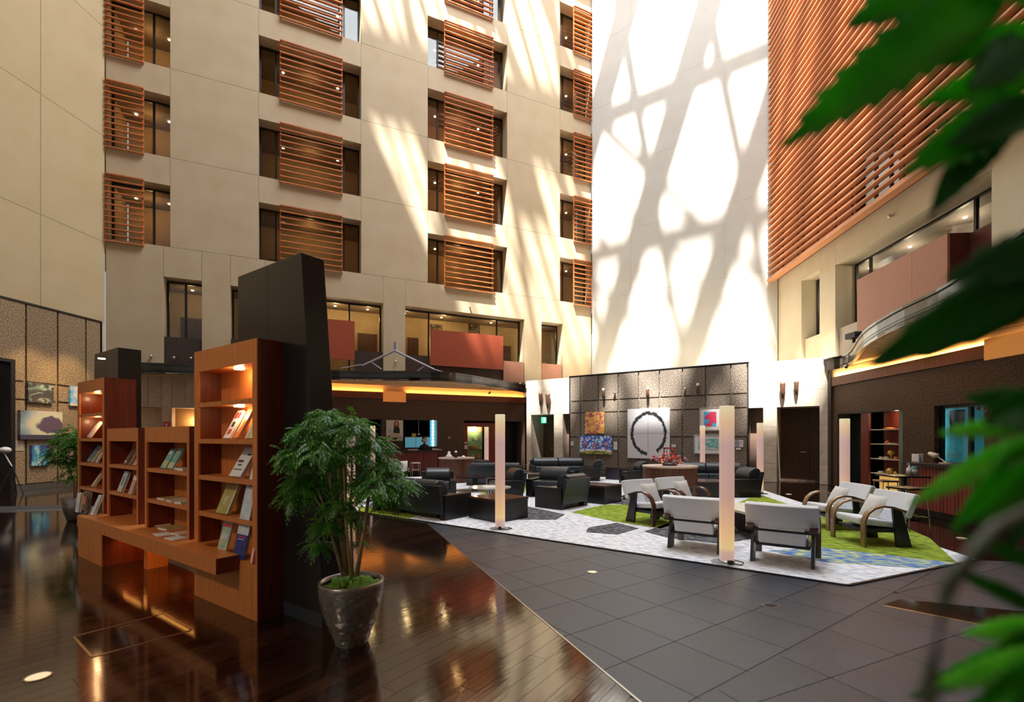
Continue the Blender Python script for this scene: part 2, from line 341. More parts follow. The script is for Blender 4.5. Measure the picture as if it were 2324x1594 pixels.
MB().prism([G(700, 1146), G(760, 1150), G(815, 1163), G(965, 1188), G(965, 1184), G(815, 1152), G(700, 1138)], -.004, .001).build('tile', tilem, fl)
MB().prism([G(-60, 1151), G(-60, 1163), G(230, 1154), G(230, 1146)], -.004, .001).build('tile', tilem, fl)
MB().prism([G(-60, 1162.6), G(-60, 1164.4), G(230, 1155.6), G(230, 1154)], -.003, .003).build('edge_strip', steel, fl)
# floor hatch, spotlights and sockets set in the floor
o = empty('floor_hatch', (*G(300, 1440), 0), label='rectangular floor hatch with thin metal rim set in the dark planks before the bookcases', cat='hatch')
o0 = o.location
m = MB()
for i in range(4):
    a, b = HX[i], HX[(i+1) % 4]; m.prism([(x-o0.x, y-o0.y) for x, y in strip(a, b, .016, 0, 0)], .0, .004)
m.build('rim', brass, o)
MB().prism([(x-o0.x, y-o0.y) for x, y in HX], .0, .002).build('cover', floord, o)
MB().prism([(x-o0.x, y-o0.y) for x, y in strip(G(268, 1427), G(298, 1419.5), .012, 0, 0)], .002, .006).build('handle', steel, o)
def uplight(px, py, lab, r=.075, mat=brass):
    x, y = G(px, py); t = empty('floor_spotlight', (x, y, 0), label=lab, cat='floor light', group='spotlights set in the floor')
    MB().lathe([(r, 0), (r, .005), (r*.86, .006), (r*.84, .002)], n=24).build('rim', mat, t)
    MB().lathe([(r*.84, .0), (r*.84, .004)], n=24).build('lens', floor_lens, t)
floor_lens = mk('floor_lens', (.75, .62, .36), .4, emit=.35, ecol=(1, .85, .55))
uplight(86, 1537, 'round brass floor spotlight in the dark planks at the near left')
uplight(1344, 1299, 'round cream floor spotlight in the grey tiles before the carpet', .06, steel)
uplight(1790, 1122, 'small floor spotlight in the dark floor before the brown double door', .09, steel)
uplight(2183, 1222, 'small floor spotlight beside the carpet near the right counter', .08, steel)
x, y = G(1750, 1375); t = empty('floor_socket', (x, y, 0), R(25), label='small metal floor socket with raised lid in the grey tiles', cat='floor socket')
MB().box(-.07, .07, -.06, .06, 0, .004).build('plate', steel, t); MB().box(-.045, .045, -.04, .04, .004, .008).build('lid', frameb, t)
# ================================================================ CARPET
b5 = (-396, 1085)
def back_y(px): return 1085+(px-1385)*.0519
CP = [G(800, 1160), CF0, CF1, CE, G(1725, 1112), G(1560, back_y(1560)), G(1183, back_y(1183)), G(880, 1086)]
cp = empty('carpet', (*G(1400, 1200), 0), R(-35), label='large patchwork area carpet of white, green, charcoal and blue tiles under the lounge', cat='carpet')
cf = Fr(*G(1400, 1200), -35)
def cl(q): return [cf.loc(*p) for p in q]
MB().prism(cl(CP), .0, .018).build('carpet_base', carpw, cp)
m = MB(); 
for a, b in ((CF0, CF1), (CF1, CE), (CP[0], CF0)): m.prism(cl(strip(a, b, -.03, 0, 0)), 0, .016)
m.build('edge_trim', frameb, cp)
def patch(mat, pts, z=.022, nm='carpet_tile'):
    MB().prism(cl([G(x, y, .02) for x, y in pts]), .016, z).build(nm, mat, cp)
patch(carpg, [(815, 1149), (960, 1166), (925, 1178), (812, 1160)])
patch(carpg, [(1085, 1122), (1180, 1088), (1200, 1090), (1190, 1120)]); patch(carpt, [(1196, 1092), (1260, 1086), (1310, 1092), (1210, 1130)])
patch(carpg, [(1296, 1163), (1372, 1146), (1425, 1146), (1560, 1180), (1500, 1200), (1400, 1185)])
patch(carpg, [(1325, 1096), (1395, 1098), (1420, 1104), (1340, 1108)]); patch(carpt, [(1345, 1110), (1415, 1106), (1425, 1128), (1380, 1140)])
patch(carpk, [(1372, 1142), (1425, 1127), (1450, 1148), (1420, 1146)]); patch(carpg, [(1660, 1148), (1722, 1122), (1792, 1146), (1745, 1150)])
patch(carpk, [(1175, 1157), (1196, 1150), (1282, 1168), (1262, 1180), (1180, 1180)]); patch(carpk, [(1335, 1198), (1400, 1187), (1450, 1200), (1400, 1214), (1330, 1208)])
patch(carpk, [(1462, 1207), (1545, 1178), (1690, 1182), (1712, 1222), (1640, 1235), (1520, 1222)])
patch(carpg, [(1800, 1196), (1880, 1168), (2010, 1178), (2110, 1222), (2172, 1278), (1866, 1243)])
patch(carpb, [(1745, 1250), (1866, 1244), (2172, 1279), (2095, 1290), (1870, 1276)])
# ================================================================ LEFT FACADE (wall_back_left)
sL = LF.s; PIT = 3.3; ZS = 8.62; WH = 2.26
END = 20.47
c1 = (0.02, sL(386)); c2 = (sL(587), sL(819.5)); c3 = (sL(971), sL(1151)); c4 = (sL(1271), END-.02)
cols = [(c1, range(0, 4), (240, 327)), (c2, range(0, 5), (635, 777)), (c3, range(0, 6), (1008, 1118)), (c4, range(0, 6), (1301, 1341))]
wl = onf(LF, 'wall_back_left', 0, kind='structure')
holes = [(c[0], c[1], ZS+PIT*k, ZS+PIT*k+WH) for c, ks, _ in cols for k in ks]
panel_wall(LF, wl, plaster, [0, c1[1], c2[0], c2[1], c3[0], c3[1], c4[0], END], [ZS+PIT*k for k in range(6)]+[ZS+PIT*5+8.9], holes)
zt = 7.45
h2 = [(sL(371), sL(458), 3.9, zt+.05), (sL(523), sL(600), 3.9, zt), (sL(700), sL(870), 3.9, zt), (sL(920), sL(1190), 3.9, zt), (sL(1229), sL(1277), 4.15, zt)]
panel_wall(LF, wl, plaster, [0, sL(371), sL(458), sL(523), sL(600), sL(700), sL(870), sL(920), sL(1190), sL(1229), sL(1277), END], [3.9, ZS], h2)
WN = [0]
def window(fr, x0, x1, z0, z1, y, mull, root=None, rails=(), fm=frameb, fw=.07, gm=None):
    WN[0] += 1; wdw = onf(fr, 'window_%d' % WN[0], x0, y, z0, kind='structure'); W, H = x1-x0, z1-z0
    m = MB(); m.box(0, fw, 0, .08, 0, H); m.box(W-fw, W, 0, .08, 0, H); m.box(fw, W-fw, 0, .08, H-fw, H); m.box(fw, W-fw, 0, .08, 0, fw*.7)
    m.build('window_frame', fm, wdw)
    for q in mull: MB().box(q*W-fw*.5, q*W+fw*.5, 0.001, .079, fw*.7, H-fw).build('mullion', fm, wdw)
    e = [0]+list(mull)+[1]
    for i in range(len(e)-1):
        MB().box(e[i]*W+fw*.5, e[i+1]*W-fw*.5, .03, .045, fw*.7, H-fw).build('pane', gm or gl, wdw)
    return wdw
# louvre screens
def louvre(name_lab, x0, x1, z0, z1, n, y=-.10):
    t = onf(LF, 'louvre_screen', x0, 0, z0, label=name_lab, cat='louvre', group='louvre screens on the plaster facade'); W, H = x1-x0, z1-z0
    MB().box(0, .05, y+.05, y+.11, 0, H).build('side_rail', slatw, t); MB().box(W-.05, W, y+.05, y+.11, 0, H).build('side_rail', slatw, t)
    me = None
    for i in range(n):
        z = i*(H-.04)/(n-1)
        if me is None:
            o = MB().hexa([(0, y-.05, -.018), (W, y-.05, -.018), (W, y+.06, .0), (0, y+.06, .0)], [(0, y-.05, .022), (W, y-.05, .022), (W, y+.06, .04), (0, y+.06, .04)]).build('slat', slatw, t, (0, 0, z)); me = o
        else:
            o = me.copy(); C.objects.link(o); o.parent = t; o.location = (0, 0, z)
row = ['lowest', 'second', 'third', 'fourth', 'fifth', 'top']
cn = ['leftmost column beside the ochre wall', 'column above the tall black slab', 'third column from the left', 'narrow column at the facade corner']
for ci, (c, ks, (pa, pb)) in enumerate(cols):
    for k in ks:
        z0 = ZS+PIT*k; s0, s1 = sL(pa), sL(pb)
        if ci == 0: mull = (sL(340)/c[1],)
        elif ci == 3: mull = ((sL(1290)-c[0])/(c[1]-c[0]),)
        else: mull = ((sL(pa)-c[0]-.15)/(c[1]-c[0]), (sL(pb)-c[0]+.12)/(c[1]-c[0]))
        window(LF, c[0], c[1], z0, z0+WH, .56, mull)
        if (ci == 2 and k > 4) or (ci == 1 and k > 3) or (ci == 0 and k > 2): pass
        top_half = ''
        louvre('orange louvre screen, %s row, %s' % (row[k], cn[ci]), s0, s1, z0-.12, z0+WH+.02, 11 if ci else 12)
# corridors behind the facade
cw = onf(LF, 'wall_corridor', 0, kind='structure')
MB().box(0, END+1.5, 2.7, 2.9, 4.2, 30).build('corridor_back', tanw, cw)
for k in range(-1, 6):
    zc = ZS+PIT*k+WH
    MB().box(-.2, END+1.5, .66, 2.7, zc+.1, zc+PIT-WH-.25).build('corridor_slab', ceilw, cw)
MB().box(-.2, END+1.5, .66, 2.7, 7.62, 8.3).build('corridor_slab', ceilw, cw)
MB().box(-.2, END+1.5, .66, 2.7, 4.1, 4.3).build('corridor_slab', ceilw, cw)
for sx in (-.15, c1[1]+.6, c2[0]-.6, c2[1]+.5, c3[0]-.7, c3[1]+.5, c4[0]-.6): MB().box(sx-.1, sx+.1, .66, 2.7, ZS-.3, 30).build('corridor_partition', tanw, cw)
picm = mk('print_dark', (.10, .08, .06), .5, col2=(.35, .28, .20), scale=6)
picr = mk('print_red', (.55, .06, .05), .5, col2=(.75, .25, .2), scale=5)
def framed(fr, name, x0, x1, z0, z1, y, pm, lab, fmat=frameb, fw=.03, cat='picture', group=None, d=.03, mat_in=0):
    t = onf(fr, name, x0, y, z0, label=lab, cat=cat, group=group); W, H = x1-x0, z1-z0
    if fw:
        m = MB(); m.box(0, fw, -d, 0, 0, H); m.box(W-fw, W, -d, 0, 0, H); m.box(fw, W-fw, -d, 0, 0, fw); m.box(fw, W-fw, -d, 0, H-fw, H); m.build('frame', fmat, t)
    if mat_in:
        MB().box(fw, W-fw, -d*.6, 0, fw, H-fw).build('mount', white, t)
    e = fw+mat_in; MB().box(e, W-e, -d*.75, -.001, e, H-e).build('print', pm, t)
    return t
for ci, (c, ks, _) in enumerate(cols):
    for k in ks:
        if k > 4: continue
        z0 = ZS+PIT*k; mid = (c[0]+c[1])/2
        X, Y, Z = LF.w(mid, 1.7, z0+1.9); point_light(X, Y, Z, 13, (1, .58, .24), .06)
        for j, fx in enumerate((.22, .8)):
            xx = c[0]+(c[1]-c[0])*fx; MB().lathe([(.05, 0), (.05, .02)], n=10).build('downlight', warm_em, cw, (xx, 1.9, z0+WH+.07))
        if ci == 0: a = c[1]-.45
        elif ci == 3: a = c[0]+.25
        else: a = c[0]+.25
        if (ci, k) != (1, 1):
            framed(LF, 'wall_picture', a, a+.42, z0+.55, z0+.95, 2.69, picr if (ci, k) == (2, 3) else picm,
                   'small corridor picture, %s row, %s' % (row[k], cn[ci]), group='small pictures in the upper corridors', fw=.03)
# second floor: balconies, glass, doors and pictures
for i, (a, b, z0, z1) in enumerate(h2):
    window(LF, a, b, 4.3, z1, .56, ((.5,), (), (.55,), (.205, .79), ())[i])
def balcony(fr, lab, x0, x1, y, z0, z1, mat, d=.06, ret=None, name='balcony_panel', splits=0):
    t = onf(fr, name, x0, y, z0, label=lab, cat='balustrade', group='balustrade panels of the second floor'); W = x1-x0
    for i in range(splits+1):
        MB().box(W*i/(splits+1)+.003, W*(i+1)/(splits+1)-.003, 0, d, 0, z1-z0).build('board', mat, t)
    MB().box(0, W, d, d+.03, z1-z0-.06, z1-z0-.02).build('top_rail', frameb, t)
    return t
balcony(LF, 'dark brown balustrade under the far left tall window', sL(371), sL(458), .1, 4.3, LF.z(371, 763), dkpan)
balcony(LF, 'dark balustrade sliver left of the tall black slab', sL(523), sL(600), .1, 4.3, 5.4, dkpan)
balcony(LF, 'red balcony front partly hidden by the tall black slab', sL(700), sL(805), -.02, LF.z(805, 818), LF.z(805, 730), redpan)
balcony(LF, 'low dark brown balustrade before the lobby door above the canopy', sL(805), sL(869), .1, 4.3, LF.z(840, 797), dkpan)
balcony(LF, 'dark brown balustrade left of the long red balcony front', sL(921), sL(977), .1, 4.3, LF.z(950, 806), dkpan)
balcony(LF, 'long red balcony front above the curved canopy', sL(977), sL(1141), -.06, LF.z(1141, 840), LF.z(977, 750)+.04, redpan, d=.1)
balcony(LF, 'dark lower board under the long red balcony front', sL(977), sL(1143), .12, 4.3, LF.z(1141, 838), dkpan)
balcony(LF, 'rose brown balustrade right of the long red balcony front', sL(1143), sL(1189), .02, 4.3, LF.z(1143, 819), redpanR)
balcony(LF, 'rose brown balustrade in the narrow window at the facade corner', sL(1230), sL(1275), .02, 4.45, LF.z(1231, 825), redpanR)
DN = [0]
def door(fr, x0, x1, z0, z1, y, mat, hx=.9, frm=tanw):
    DN[0] += 1; t = onf(fr, 'door_%d' % DN[0], x0, y, z0, kind='structure'); W = x1-x0
    MB().box(0, W, -.05, 0, 0, z1-z0).build('door_leaf', mat, t)
    MB().tube([(W*hx, -.08, .95), (W*hx, -.08, 1.15)], .014).build('door_handle', steel, t)
    return t
door(LF, sL(812, 2.6), sL(856, 2.6), 4.3, 6.6, 2.68, dkdoor, .1); door(LF, sL(1127, 2.6), sL(1160, 2.6), 4.3, 6.6, 2.68, dkdoor)
door(LF, sL(925, 2.6), sL(950, 2.6), 4.3, 6.6, 2.68, dkdoor); door(LF, sL(410, 2.6), sL(470, 2.6), 4.3, 6.6, 2.68, dkdoor)
for px, lab in ((978, 'square dark picture on the second floor wall behind the red balcony, left one'), (1065, 'square dark picture on the second floor wall behind the red balcony, right one')):
    s0 = sL(px, 2.6); framed(LF, 'wall_picture', s0, s0+.62, LF.z(px, 755, 2.6)-.2, LF.z(px, 735, 2.6), 2.68, mk('print_bronze', (.03, .02, .01), .5, col2=(.35, .25, .12), scale=9, ramp=(.5, .6)), lab, group='second floor pictures')
    X, Y, Z = LF.w(s0+.3, 2.2, 7.4); spot_light((X, Y, Z), LF.w(s0+.3, 2.7, 6.0), 60, 70)
for s_, e in ((sL(415), 10), (sL(770), 30), (sL(850), 22), (sL(940), 16), (sL(1030), 34), (sL(1150), 22), (sL(1250), 20)):
    X, Y, Z = LF.w(s_, 1.6, 7.1); point_light(X, Y, Z, e, (1, .70, .36))
    MB().lathe([(.05, 0), (.05, .02)], n=10).build('downlight', warm_em, cw, (s_, 2.0, 7.6))
# small camera domes on the facade
def fixture(fr, px, py, lab, kind='dome', off=0, name='wall_fixture', sz=1.0):
    s_, _ = fr.hit(px, off); z = fr.z(px, py, off); t = onf(fr, name, s_, off, z, label=lab, cat='fixture')
    if kind == 'dome':
        MB().box(-.03, .03, -.06, 0, -.02, .02).build('bracket', steel, t); MB().ball((0, -.09*sz, 0), .055*sz, n=12, m=8).build('dome', steel, t, smooth=True)
    elif kind == 'spot':
        MB().tube([(0, 0, .05*sz), (0, -.09*sz, .05*sz)], .02*sz).build('bracket', brass, t); MB().lathe([(.045*sz, -.17*sz), (.05*sz, -.1*sz), (.05*sz, .07*sz), (.03*sz, .1*sz)], 0, -.11*sz, 14).build('barrel', mk('spot_brown', (.13, .065, .035), .35, metal=.5), t, smooth=True)
        MB().ball((0, -.11*sz, .12*sz), .05*sz, n=12, m=6).build('cap', white, t, smooth=True)
    else:
        MB().box(-.03*sz, .03*sz, -.08*sz, 0, .1*sz, .14*sz).build('bracket', brass, t)
        MB().lathe([(.03*sz, -.3*sz), (.06*sz, -.12*sz), (.075*sz, .1*sz), (.06*sz, .16*sz)], 0, -.1*sz, 14).build('shade', mk('sconce_brown', (.13, .06, .035), .4), t, smooth=True)
    return t
fixture(LF, 344, 810, 'small dark camera on the pale facade above the black canopy at left')
fixture(LF, 1066, 698, 'small spotlight above the long red balcony window')
fixture(LF, 897, 821, 'small dark sensor on the pier between the balcony windows')
fixture(LF, 396, 813, 'round white camera dome on the dark balustrade, left of two', off=.05); fixture(LF, 434, 814, 'round white camera dome on the dark balustrade, right of two', off=.05)
# ================================================================ BACK WALL, RIGHT (upper)
sB = BW.s; wb = onf(BW, 'wall_back_right', 0, kind='structure')
BE = BW.loc(11.4, 20.6)[0]
panel_wall(BW, wb, plasterB, [0, sB(1432), sB(1645), BE], [4.2]+[BW.z(1432, y) for y in (668, 519, 367, 213, 58)]+[34], [], depth=.3, gap=.006, jd=.01)
# ================================================================ STONE WALL (lower, in front)
sS = ST.s; ws = onf(ST, 'wall_back_stone', 0, kind='structure'); SE = sS(1888)
z1h = 2.64; panel_wall(ST, ws, traver, [0, sS(1205), sS(1230), sS(1257), sS(1277), sS(1295)], [0, .66, 1.3, 1.95, z1h, 3.2, 3.74, 4.27], [(sS(1205), sS(1257), 0, z1h), (sS(1277), sS(1295), 0, z1h)], depth=1.15, gap=.008)
panel_wall(ST, ws, traver, [sS(1697), sS(1732), sS(1763), sS(1793), sS(1826), sS(1860), SE], [0, .66, 1.3, 1.95, z1h, 3.2, 3.74, 4.27], [(sS(1699), sS(1732), 0, z1h), (sS(1763), sS(1860), 0, z1h)], depth=1.15, gap=.008)
wr = onf(ST, 'wall_recess', 0, kind='structure'); stripm = mk('recess_wood', (.20, .12, .085), .6, col2=(.27, .17, .12), scale=4, stretch=(1, 1, 14))
MB().box(sS(1277)-.2, sS(1295)+.1, .4, .5, 0, z1h+.1).build('recess_board', stripm, wr); MB().box(sS(1697)-.05, sS(1732)+.1, .4, .5, 0, z1h+.1).build('recess_board', stripm, wr)
px_v = [1294.5, 1318.5, 1359, 1404, 1450, 1497.5, 1549.5, 1602, 1659, 1697]; pv = [sS(x) for x in px_v]
gp = onf(ST, 'wall_granite', 0, -.05, kind='structure')
panel_wall(ST, gp, granite, pv, [.15, 1.6, 2.66, 3.18, 4.27], [], depth=1.0, gap=.05, jd=.06)
MB().box(pv[0], pv[-1], .02, .5, 0, .15).build('plinth', steel, gp); MB().box(pv[0]-.03, pv[0], -.01, .3, .0, 4.32).build('edge_trim', frameb, gp); MB().box(pv[-1], pv[-1]+.03, -.01, .3, .0, 4.32).build('edge_trim', frameb, gp); MB().box(pv[0]-.03, pv[-1]+.03, -.01, .3, 4.28, 4.32).build('edge_trim', frameb, gp)
DN[0] += 1; t = onf(ST, 'door_%d' % DN[0], sS(1229, 1.15), 1.14, 0, kind='structure'); MB().box(-.5, sS(1257)-sS(1229)+.4, 0, .06, 0, z1h).build('door_leaf', graniteD, t); MB().tube([(.55, -.06, 1.05), (.7, -.06, 1.05)], .02).build('door_handle', steel, t)
DN[0] += 1; t = onf(ST, 'door_%d' % DN[0], sS(1763)-.1, 1.14, 0, kind='structure'); a = sS(1838, 1.14)-sS(1763)+.1
MB().box(0, a-.01, 0, .06, 0, z1h).build('door_leaf', graniteD, t); MB().box(a+.01, a+1.0, 0, .06, 0, z1h).build('door_leaf', graniteD, t); MB().box(-.2, a+1.1, .07, .12, 0, z1h+.1).build('door_back', frameb, t); MB().tube([(a-.1, -.07, 1.05), (a-.28, -.07, 1.05)], .022).build('door_handle', steel, t)
q = [ST.w(0, .02)[:2], ST.w(SE, .02)[:2], RW.w(0, 0)[:2], BW.w(0, 0)[:2], LF.w(END, 0)[:2], LF.w(sL(1198), 0)[:2]]
q = [ST.w(-.05, .02)[:2], ST.w(SE+.3, .02)[:2], (11.7, 20.4), (4.25, 25.6), LF.w(sL(1196), .1)[:2]]
MB().prism(q, 3.95, 4.265).build('ceiling_lobby', plasterR, kind='structure')
# ================================================================ RIGHT WALL
sR = RW.s; wrt = onf(RW, 'wall_right', 0, kind='structure'); RE = 27; zr0 = RW.z(1820, 637)
hR = [(sR(1819), sR(1860), 4.3, zr0), (sR(1896), sR(2250), 4.1, 7.47)]
panel_wall(RW, wrt, plasterR, [0, sR(1771), sR(1819), sR(1860), sR(1896), sR(2250), sR(2250)+3.5, RE], [4.0, 8.35], hR, depth=.75)
s93 = sR(1893)
x = 0; k = 0
scrn = onf(RW, 'wall_screen', 0, 0, 8.35, kind='structure')
hs = [(s93+1.2+2.6*i, s93+1.2+2.6*i+1.9, .25+3.3*j, 2.6+3.3*j) for i in range(5) for j in range(5)]
panel_wall(RW, scrn, slatback, [0]+[1.0*i for i in range(1, int(s93)+1)]+[s93, s93+1.2]+[s93+1.2+2.6*i+d for i in range(5) for d in (0, 1.9)][1:]+[RE], [0]+[.0+3.3*j+2.9 for j in range(5)]+[25.6], hs, depth=.3, gap=.01)
rb = onf(RW, 'wall_screen_room', 0, kind='structure'); MB().box(s93, RE, 2.5, 2.6, 8.2, 34).build('room_back', tanw, rb)
for j in range(6): MB().box(s93, RE, .35, 2.5, 8.0+3.3*j, 8.5+3.3*j).build('room_slab', ceilw, rb)
for h in hs: window(RW, h[0], h[1], h[2]+8.35, h[3]+8.35, .15, (.35, .7), fw=.08)
sc = onf(RW, 'slat_screen', 0, -.30, 8.38, label='tall screen of long horizontal orange wooden slats covering the right wall', cat='screen')
sl0 = None
for i in range(74):
    if sl0 is None: sl0 = MB().hexa([(-.02, -.11, -.02), (RE, -.11, -.02), (RE, .09, .0), (-.02, .09, .0)], [(-.02, -.11, .035), (RE, -.11, .035), (RE, .09, .055), (-.02, .09, .055)]).build('slat', slatR, sc)
    else: o = sl0.copy(); C.objects.link(o); o.parent = sc; o.location = (0, 0, i*.265)
MB().box(-.02, RE, -.14, .13, -.12, -.04).build('bottom_rail', slatR, sc)
up0 = None
for px in (1776, 1810, 1822, 1855, 1896, 1933, 1990, 2050, 2130):
    o = MB().box(-.015, .015, .10, .14, -.1, 20).build('upright', mk('upright', (.10, .03, .015), .5), sc, (sR(px, -.2), 0, 0))
# balcony of the right wall
window(RW, sR(1819), sR(1860), 4.5, zr0, .55, ())
window(RW, sR(1896)+.02, sR(2250)-.02, 4.3, 7.45, .62, (.13, .80))
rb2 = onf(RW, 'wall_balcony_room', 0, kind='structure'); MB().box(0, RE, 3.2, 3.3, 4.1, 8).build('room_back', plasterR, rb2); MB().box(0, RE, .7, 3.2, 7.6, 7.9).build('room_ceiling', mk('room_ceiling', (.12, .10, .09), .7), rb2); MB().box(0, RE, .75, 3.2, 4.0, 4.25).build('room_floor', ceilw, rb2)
for px, py in ((2065, 528), (2190, 455), (1975, 590)):
    s_ = sR(px, 1.6); MB().lathe([(.05, 0), (.05, .02)], n=10).build('downlight', warm_em, rb2, (s_, 1.6, 7.57)); X, Y, Z = RW.w(s_, 1.6, 7.2); point_light(X, Y, Z, 40, (1, .8, .55))
xa, xb = sR(1945), sR(2150)
t = balcony(RW, 'rose brown balcony front of three boards on the right wall', xa, xb, .0, 4.1, 6.57, redpanR, d=.06, splits=2)
for o in list(t.children):
    pass
MB().box(xb-xa-.06, xb-xa, .06, 2.2, 0, 2.47).build('return_board', mk('balcony_maroon', (.10, .02, .015), .5), t)
MB().box(xb-xa, sR(2250)-xa, .5, .55, 0, 2.45).build('side_board', mk('balcony_maroon2', (.10, .02, .015), .5), t)
balcony(RW, 'low plaster parapet in the narrow window of the right wall', sR(1820), sR(1859), .12, 4.3, RW.z(1835, 765), plasterR)
balcony(RW, 'low glass parapet left of the rose brown balcony front', sR(1897), sR(1944), .12, 4.1, RW.z(1925, 735), mk('parapet_grey', (.35, .30, .24), .3))
fixture(RW, 2027, 490, 'twin spotlight on the cream right wall under the slat screen')
# right lower wall (bar)
wrl = onf(RL, 'wall_right_lower', 0, -.02, kind='structure'); r = RL.s
zd = RL.z(1905, 942); zw0, zw1 = RL.z(2120, 1052), RL.z(2120, 922)
panel_wall(RL, wrl, graniteD, [0, 24], [0, 3.27], [(r(1903), r(2050), 0, zd), (r(2122), r(2236), zw0, zw1)], depth=.12)
fz = mk('frieze_wood', (.14, .045, .018), .5, col2=(.20, .07, .028), scale=4, stretch=(5, 5, 1))
m = MB().box(0, 24, -.06, .5, 3.27, 3.55).build('frieze', fz, wrl); MB().box(r(2247), 24, -.10, -.06, 3.22, 3.66).build('painted_glow_panel', mk('painted_glow_panel', (.75, .32, .08), .5, emit=.3, ecol=(.9, .36, .08)), wrl); MB().box(0, 24, -.04, .5, 3.55, 3.80).build('cove', soffw, wrl)  # orange panel is no lamp, the cove's glow is put in as emission
MB().box(-.12, .12, -.08, .5, 0, 3.8).build('edge_pillar', mk('pillar_dark', (.05, .035, .028), .5), wrl)
# café wall (under the left facade)
wc = onf(LF, 'wall_cafe', 0, .02, kind='structure')
zn = LF.z(915, 953)
hC = [(sL(820), sL(866), 0, zn), (sL(916), sL(993), 1.12, zn), (sL(1053), sL(1184), 0, LF.z(1053, 955))]
panel_wall(LF, wc, graniteD, [sL(640), sL(1192)], [0, 3.27], hC, depth=.6)
MB().box(sL(640), sL(1192), -.05, .5, 3.27, 3.56).build('frieze', fz, wc); MB().box(sL(640), sL(1192), -.03, .5, 3.56, 3.82).build('cove', soffw, wc)
MB().box(sL(869), sL(920), -.14, -.06, 3.14, 3.60).build('painted_glow_panel', mk('painted_glow_panel2', (.72, .26, .06), .5, emit=.38, ecol=(.85, .27, .06)), wc)  # emission stands in for cove light falling on this orange panel
wtv = onf(LF, 'wall_travertine', 0, .02, kind='structure')
zj = [0, LF.z(320, 924), LF.z(320, 891), 3.9]
panel_wall(LF, wtv, traverB, [0]+[sL(x) for x in (335, 366, 389, 420, 452, 500, 560, 640)], zj, [(sL(240)+.1, sL(365.5), 0, zj[1]), (sL(389.5), sL(480), 0, zj[1])], depth=.6)
MB().box(-.1, sL(375), 1.2, 1.3, 0, 3.9).build('recess_back', traverB, wtv); MB().box(sL(375), sL(640), 1.0, 1.1, 0, 3.9).build('recess_back', mk('wood_recess', (.42, .24, .09), .5, col2=(.48, .28, .11), scale=3, stretch=(1, 1, 8)), wtv)
X, Y, Z = LF.w(sL(430), .8, 2.2); point_light(X, Y, Z, 18)
# ================================================================ LEFT WALL
sW = LW.s; wlw = onf(LW, 'wall_left', 0, kind='structure'); WE = 21.95
zt5 = 5.6; j = [sW(59), sW(131), sW(195), sW(229)]; zp = LW.z(20, 822)
panel_wall(LW, wlw, graniteL, [0, 3, 6, 9, 12, 15, j[0]-2.6, j[0], j[1], j[2], j[3]], [.17, LW.z(59, 908), LW.z(59, 867), zt5], [(sW(-160), sW(33), 0, zp)], depth=.5, gap=.055, jd=.06)
panel_wall(LW, wlw, plasterL, [0, 5, 10, sW(92), WE], [zt5, LW.z(92, 487), LW.z(92, 213), 16, 20, 34], [], depth=.5, gap=.014)
MB().box(j[3]+.03, WE, 0, .5, 0, zt5).build('end_stone', plasterR, wlw)
MB().box(sW(33), WE, -.01, .3, 0, .17).build('baseboard', steel, wlw); MB().box(j[0]-8, j[3]+.03, -.02, .2, zt5-.02, zt5+.04).build('edge_trim', frameb, wlw); MB().box(j[3], j[3]+.03, -.02, .2, 0, zt5).build('edge_trim', frameb, wlw)
MB().box(sW(33)-.12, sW(33), -.03, .5, 0, zp).build('portal_trim', frameb, wlw); MB().box(sW(-160), sW(33), -.03, .5, zp, zp+.09).build('portal_trim', frameb, wlw)
MB().box(sW(-200), sW(33)+.3, 1.5, 1.6, 0, zp+.2).build('portal_back', graniteL, wlw)
# unseen dark wall added behind the camera, keeps light off the bookcase sides
MB().box(-3, 14, -7.2, -7, 0, 34).build('wall_light_block', mk('wall_light_block', (.10, .07, .05), .7), kind='structure')
